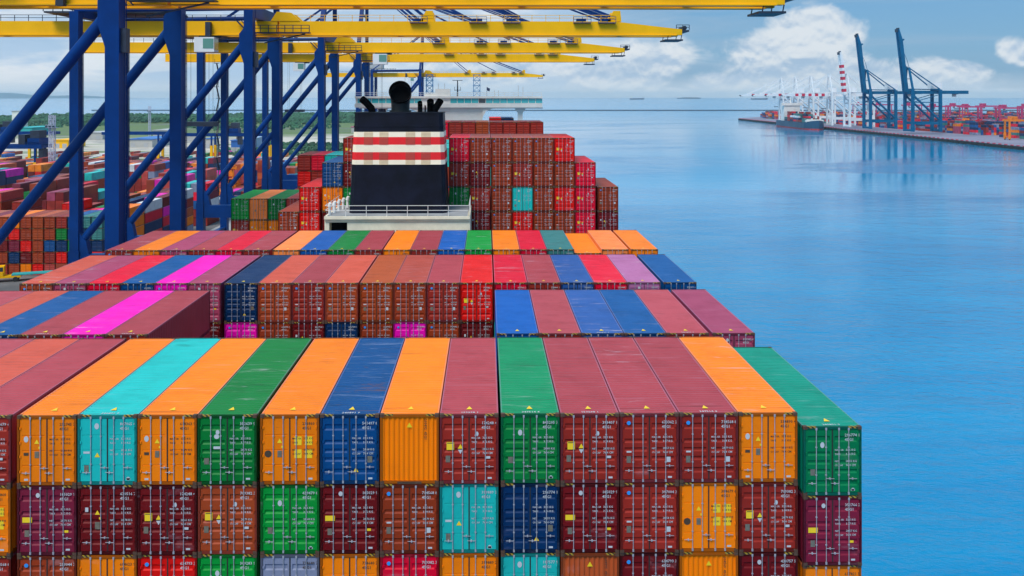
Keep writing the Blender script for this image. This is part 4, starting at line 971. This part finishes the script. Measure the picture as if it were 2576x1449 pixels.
# light masts
def light_mast(x, y, h, w, lab, mat='mast_lilac'):
    t = thing('light_mast', lab, 'light mast', (x, y, QZ), 0, 'lattice light masts')
    b = MB(); lattice(b, 0, 0, 0, h, w, int(h / 2.6), 0.13); b.build('lattice_tower', mat, t)
    b = MB(); b.box(-w, w, -w, w, h - 5.5, h - 5.3); b.railing((-w, -w, h - 5.3), (w, -w, h - 5.3), 1.1, 1, 0.08); b.build('platform', mat, t)
    for s in (-1, 0, 1): b = MB(); b.box(s * 1.5 - 0.5, s * 1.5 + 0.5, -w - 0.3, -w, h - 5.2, h - 4.4); b.build('floodlight', 'dark_glass', t)
simple('mast_lilac', (0.45, 0.46, 0.6), 0.5, 0.1)
light_mast(-189, 400, 31.5, 2.0, 'tall pale lattice light mast beside the navy yard crane')
light_mast(-330, 900, 30, 1.8, 'slim lattice light mast far off at the scrubland edge')

# ------------------------------------------------------------------ orange container handler
hx, hy = -104.5, 378.0
t = thing('container_handler', 'tall orange container handler among the stacks beside a crane leg', 'container handler', (hx, hy, QZ))
b = MB(); b.box(-2.2, 2.2, -4.0, 4.5, 1.1, 3.4); b.prism_y([(-2.1, 3.4), (2.1, 3.4), (1.9, 5.4), (-1.9, 5.4)], 0.5, 4.4); b.build('chassis', 'orange_machine', t)
b = MB(); b.box(-1.2, 1.2, -2.0, 0.6, 3.4, 5.9); cb = b.build('cab', 'orange_machine', t)
b = MB(); b.box(-1.05, 1.05, -2.05, -2.0, 4.2, 5.7); b.build('window', 'dark_glass', cb)
b = MB()
for s in (-1, 1): b.box(s * 1.2 - 0.25, s * 1.2 + 0.25, -4.5, -4.0, 0.8, 12.2)
for z in (3, 7.5, 11.8): b.box(-1.2, 1.2, -4.4, -4.1, z, z + 0.5)
b.build('mast', 'orange_machine', t)
b = MB(); b.box(-3.0, 3.0, -5.2, -4.6, 10.2, 11.3); b.box(-2.4, 2.4, -5.4, -4.5, 11.3, 12.2); b.build('spreader', 'orange_machine', t)
for x, y in ((-2, -3), (2, -3), (-1.9, 3.2), (1.9, 3.2)): b = MB(); b.tube((x - 0.4, y, 0.85), (x + 0.4, y, 0.85), 0.85, None, 16); b.build('wheel', 'rubber', t)
# yellow tractor on the quay at the picture's edge
t = thing('terminal_tractor', 'yellow terminal tractor with green trailer on the quay apron', 'truck', (-103.0, 197.5, QZ), R(-70))
b = MB(); b.box(-1.2, 1.2, -3, 2.8, 0.9, 1.3); b.box(-1.2, 1.2, -3, -0.6, 1.3, 2.2); b.build('chassis', 'crane_yellow', t)
b = MB(); b.box(-1.15, 1.0, -2.2, -0.4, 1.3, 3.4); cb = b.build('cab', 'crane_yellow', t)
b = MB(); b.box(-1.0, 0.85, -2.24, -2.2, 2.3, 3.2); b.box(1.0, 1.04, -2.0, -0.6, 2.3, 3.2); b.build('window', 'dark_glass', cb)
for x in (-1.1, 1.1):
    for y in (-2.0, 1.8): b = MB(); b.tube((x - 0.2, y, 0.55), (x + 0.2, y, 0.55), 0.55, None, 14); b.build('wheel', 'rubber', t)
b = MB(); b.box(-1.2, 1.2, 1.0, 12.5, 1.35, 1.6); b.box(-1.2, 1.2, 12.3, 12.5, 1.6, 2.2)
b.build('trailer', 'roof_teal', t)

# ------------------------------------------------------------------ near yard
yard = []
YC = S('maroon maroon brown dmaroon maroon orange red blue navy green brown crimson maroon dmaroon brown pink teal magenta maroon orange orange white grey wine purple teal navy rust dmaroon magenta bblue')
rng = random.Random(5)
stacks = {}
# block columns: x of stack middles, from the quay edge inwards
BX = []
x = -86.5
for blk in range(6):
    for i in range(12): BX.append(x); x -= 2.62
    x -= 12.5
rows = []
y = 204.0; r = 0
while y < 625:
    rows.append(y); y += 12.75; r += 1
    if r % 5 == 0: y += 13
forced = {0: S('brown'), }
def vis(x, y): return x > -0.56 * y
for ri, yy in enumerate(rows):
    for ci, xx in enumerate(BX):
        if not vis(xx, yy + 12): continue
        blk = ci // 12; rr = random.Random((ci // 3) * 131 + (ri // 2) * 17)
        base = rr.choice([0, 1, 3, 4, 5, 5]) if ri > 0 else 5
        n = max(0, min(5, base + rng.choice([-1, 0, 0, 0, 1]) )) if not (ri > 2 and rng.random() < 0.06) else 0
        if yy > 400: n = min(n, 3)
        if yy > 450: n = min(n, 2)
        if yy > 500: n = 1 if rng.random() < (0.55 if (ri // 2 + ci // 4) % 2 else 0.12) else 0
        if ri == 0: n = 5
        if 0 and ri == 0: n = 4 + (ci % 6 in (0, 1, 2, 5)) - (2 if ci // 6 > 0 and ci % 6 == 3 else 0)
        main = rr.choice(S('maroon dmaroon brown wine maroon crimson navy orange pink'))
        if -0.305 * yy < xx < -0.25 * yy and 270 < yy < 385: n = min(n, 1)
        if -0.31 * yy < xx < -0.24 * yy and 385 <= yy < 440: n = 4; main = 'rust'
        stacks[(ri, ci)] = [(main if rng.random() < 0.32 else rng.choice(YC)) for _ in range(n)]
face0 = {0: S('orange red navy dteal dteal'), 1: S('orange maroon blue navy dteal'), 2: S('blue navy green blue blue'), 3: S('brown red navy green maroon'), 4: S('pink maroon blue brown brown'), 5: S('red brown brown rust rust'), 6: S('orange dmaroon red brown brown'), 7: S('brown navy wine red orange'), 8: S('maroon brown dmaroon brown rust'), 9: S('dmaroon navy orange maroon wine'), 10: S('brown teal dmaroon brown rust'), 11: S('maroon brown navy dmaroon maroon')}
for ci in range(12):
    if (0, ci) in stacks: stacks[(0, ci)] = list(face0[ci])[:len(stacks[(0, ci)])] or ['maroon']
for ci, st_ in {0: S('orange orange orange orange orange'), 1: S('brown orange orange dmaroon orange'), 2: S('maroon maroon white magenta'), 3: S('navy crimson maroon white')}.items():
    if (1, ci) in stacks: stacks[(1, ci)] = st_
cand = []
for (ri, ci), st_ in stacks.items():
    for k, cn in enumerate(st_):
        front = len(stacks.get((ri - 1, ci), [])) ; side = len(stacks.get((ri, ci - 1), [])) if ci % 12 else 0
        top = k == len(st_) - 1
        gapfront = (ri % 5 == 0)
        exposed = top or gapfront or k >= front or k >= side
        if yy and exposed and not (gapfront is False and not top and k < front and k < side): cand.append((rows[ri], ri, ci, k, cn))
        else: FILL.append((BX[ci], rows[ri], QZ + 0.03 + k * 2.6, cn, 2.591))
cand.sort()
def hidden_by_ship(x, y, z):
    """behind the ship's own stacks or a big crane leg"""
    u = 1223 + 2300 * x / y; v = 242 + 2300 * (CH - z) / y
    if u < -30: return True
    if v > 575 and u > 330: return True
    if u > 565 and v > 475: return True
    if 50 < u < 270 and v > 640 + (200 - u) * 0.35: return True
    if u > 735 and v > 385: return True
    return u < 1 and False
keep = []
for c in cand:
    (yy_, ri, ci, k, cn) = c
    if len(keep) < 300 - NCONT - 2 and not hidden_by_ship(BX[ci], yy_, QZ + 2.6 * (k + 1)): keep.append(c)
    else: FILL.append((BX[ci], yy_, QZ + 0.03 + k * 2.6, cn, 2.591))
for (yy_, ri, ci, k, cn) in keep:
    lab = '%s container, %s level up, %s row from the quay, %s line of the yard' % (CNAME[cn], 'ground' if k == 0 else ORD[k + 1], ORD[ci + 1], ORD[ri + 1])
    container(cn, BX[ci], yy_, QZ + 0.03 + k * 2.6, lab.replace('ground level up', 'ground level'), 'containers stacked in the near yard', None, 2.591, 0)

# far terminal stacks go into the mass
rng = random.Random(9)
for bx in range(12):
    X0 = 505 + bx * 38
    for by in range(26):
        Y0 = 800 + by * 34
        if X0 / Y0 > 0.68 or rng.random() < 0.08: continue
        for cx in range(9):
            for seg in range(2):
                for k in range(rng.choice([1, 3, 4, 4, 5])): FILL.append((X0 + cx * 2.7, Y0 + seg * 12.9, 2.95 + k * 2.6, rng.choice(S('crimson dmaroon navy blue dteal grey maroon wine navy crimson blue maroon orange navy purple grey crimson')), 2.591))
# the feeder ship's deck cargo belongs to it as one part
b = MB(); rr = random.Random(3); cols = S('crimson maroon navy white dteal maroon')
for yi in range(8):
    y0 = -56 + yi * 13.2
    if y0 > 26: y0 += 28
    if y0 > 60: continue
    for xi in range(8):
        for k in range(rr.choice([1, 2, 3, 3, 4]) + (1 if yi in (2, 3, 5) else 0)): b.box(-11 + xi * 2.7, -11 + xi * 2.7 + 2.5, y0, y0 + 12.2, 9.3 + k * 2.6, 9.3 + k * 2.6 + 2.5, rr.randrange(6))
fm = lambda cn: 'paint_' + cn
allc = sorted(set([f[3] for f in FILL]) | set(cols))
for cn in allc: simple(fm(cn), COL[cn], 0.55, 0.3, 0.25)
tag(b.build('deck_cargo', [fm(c) for c in cols], fd), kind='stuff')
b = MB(); idx = {c: i for i, c in enumerate(allc)}
for (x, y, z, cn, h) in FILL:
    b.box(x - CW / 2, x + CW / 2, y, y + CL, z + 0.01, z + h - 0.015, idx[cn])
tag(b.build('container_stacks', [fm(c) for c in allc]), 'dense far stacks of coloured containers filling yards and lower tiers', 'containers', kind='stuff')

# ------------------------------------------------------------------ sheds and scrub behind the yard
def shed(u0, u1, Y, depth, h, roof, lab, wall='wall_pale', name='warehouse', nwin=0):
    x0 = (u0 - 1223) / 2300 * Y; x1 = (u1 - 1223) / 2300 * Y; t = thing(name, lab, 'building', ((x0 + x1) / 2, Y, QZ + 0.6)); w = (x1 - x0) / 2
    b = MB(); b.box(-w, w, 0, depth, 0, h); b.build('wall', wall, t)
    b = MB(); b.prism_y([(-w - 0.6, h + 0.02), (w + 0.6, h + 0.02), (w + 0.6, h + 0.5), (0, h + 0.5 + w * 0.06), (-w - 0.6, h + 0.5)], -0.6, depth + 0.6); b.build('roof', roof, t)
    n = max(2, int(w * 2 / 12))
    for i in range(n):
        xx = -w + (i + 0.5) * 2 * w / n; b = MB(); b.box(xx - 1.6, xx + 1.6, -0.06, 0, 0.1, min(h * 0.6, 3.5)); b.build('door', 'roof_grey', t)
shed(322, 386, 700, 45, 6, 'roof_blue', 'long low shed with bright blue roof behind the yard')
shed(140, 176, 690, 30, 6, 'crane_yellow', 'yellow roofed shed behind the lattice light mast', 'crane_yellow')
shed(38, 86, 900, 40, 8, 'roof_teal', 'turquoise building with a white tower beside it', 'roof_teal')
shed(388, 430, 860, 40, 7, 'roof_grey', 'grey roofed shed standing on pale bare ground')
shed(470, 500, 800, 20, 5, 'roof_grey', 'small white-walled shed seen between crane legs')
shed(520, 540, 690, 14, 7, 'roof_blue', 'small blue roofed hut beside the yellow crane feet')
shed(583, 604, 640, 14, 8, 'roof_blue', 'blue boxy building by the third pair of crane legs', 'roof_blue')
shed(618, 645, 655, 20, 9, 'light_blue_box', 'light blue building seen behind a tall crane leg', 'light_blue_box')
shed(216, 262, 830, 30, 6, 'roof_grey', 'pale long shed at the edge of the scrubland')
shed(884, 910, 980, 16, 6, 'pink_steel', 'small pink roofed building beside the far crane legs')
b = MB(); b.box(-6, 6, -6, 6, 0, 24); b.box(-5, 5, -6.1, -6, 18, 22); 
t = thing('white_tower', 'plain white tower rising behind the turquoise building', 'tower', ((56 - 1223) / 2300 * 950, 950, QZ)); b.v = [(x * 0.85, y, z) for x, y, z in b.v]; b.build('shaft', 'ship_white', t)
b = MB(); b.box(-5.6, 5.6, -6.6, 6.6, 24, 24.8); b.build('roof', 'roof_grey', t)
# woodland: uneven canopy of many leafy clumps
b = MB(); rg = random.Random(21)
def clump(x, y, z, r):
    vs = []; n = 5
    for j, (ph, k) in enumerate(((0.0, 1.0), (0.55, 0.85), (1.0, 0.5))):
        for i in range(n):
            a = 2 * math.pi * (i + 0.5 * j) / n + rg.uniform(-.3, .3); rr = r * k * rg.uniform(0.75, 1.25)
            vs.append((x + rr * math.cos(a), y + rr * math.sin(a), z + r * ph * 0.9 * rg.uniform(0.8, 1.2)))
    vs.append((x, y, z + r * rg.uniform(0.95, 1.25)))
    fs = [(j * n + i, j * n + (i + 1) % n, (j + 1) * n + (i + 1) % n, (j + 1) * n + i) for j in range(2) for i in range(n)] + [(2 * n + i, 2 * n + (i + 1) % n, 3 * n) for i in range(n)]
    b.add(vs, fs, 0)
for _ in range(9000):
    y = rg.uniform(1330, 1900); x = rg.uniform(-1250, -95)
    if y > 1560 + (x + 1250) * 0.36 + 40 * math.sin(x * 0.021) + 25 * math.sin(x * 0.06): continue
    if x < -760 and rg.random() < 0.5: continue
    r = rg.uniform(3, 6.5); clump(x, y, QZ - 0.5 + 3 * (0.5 + 0.5 * math.sin(x * 0.013 + y * 0.01)), r)
for _ in range(1600):
    y = rg.uniform(900, 1330); x = rg.uniform(-y * 0.53, -75)
    if (math.sin(x * 0.02 + 1) + math.sin(y * 0.013 + x * 0.004)) < 0.5: continue
    clump(x, y, QZ + 0.3, rg.uniform(1.5, 4.5))
for _ in range(500):
    y = rg.uniform(600, 760); x = rg.uniform(-190, -62); clump(x, y, QZ + 0.3, rg.uniform(1.2, 3.2))
tag(b.build('woodland', 'leaf_green'), 'dense dark green woodland and scrub behind the container yard', 'woodland', kind='stuff')

# ------------------------------------------------------------------ air
HAZE = True
if HAZE:
    m = bpy.data.materials.new('haze'); m.use_nodes = True; tt = m.node_tree; tt.nodes.clear()
    v = tt.nodes.new('ShaderNodeVolumePrincipled'); v.inputs['Density'].default_value = 0.000042; v.inputs['Color'].default_value = (0.6, 0.82, 1.0, 1); v.inputs['Anisotropy'].default_value = 0.0
    o = tt.nodes.new('ShaderNodeOutputMaterial'); tt.links.new(v.outputs[0], o.inputs['Volume']); MATS['haze'] = m
    b = MB(); b.box(-16500, 16500, -2100, 24500, -8, 135); tag(b.build('haze', 'haze'), kind='stuff')
print('containers', NCONT, 'mass', len(FILL), 'objects', len(bpy.data.objects))
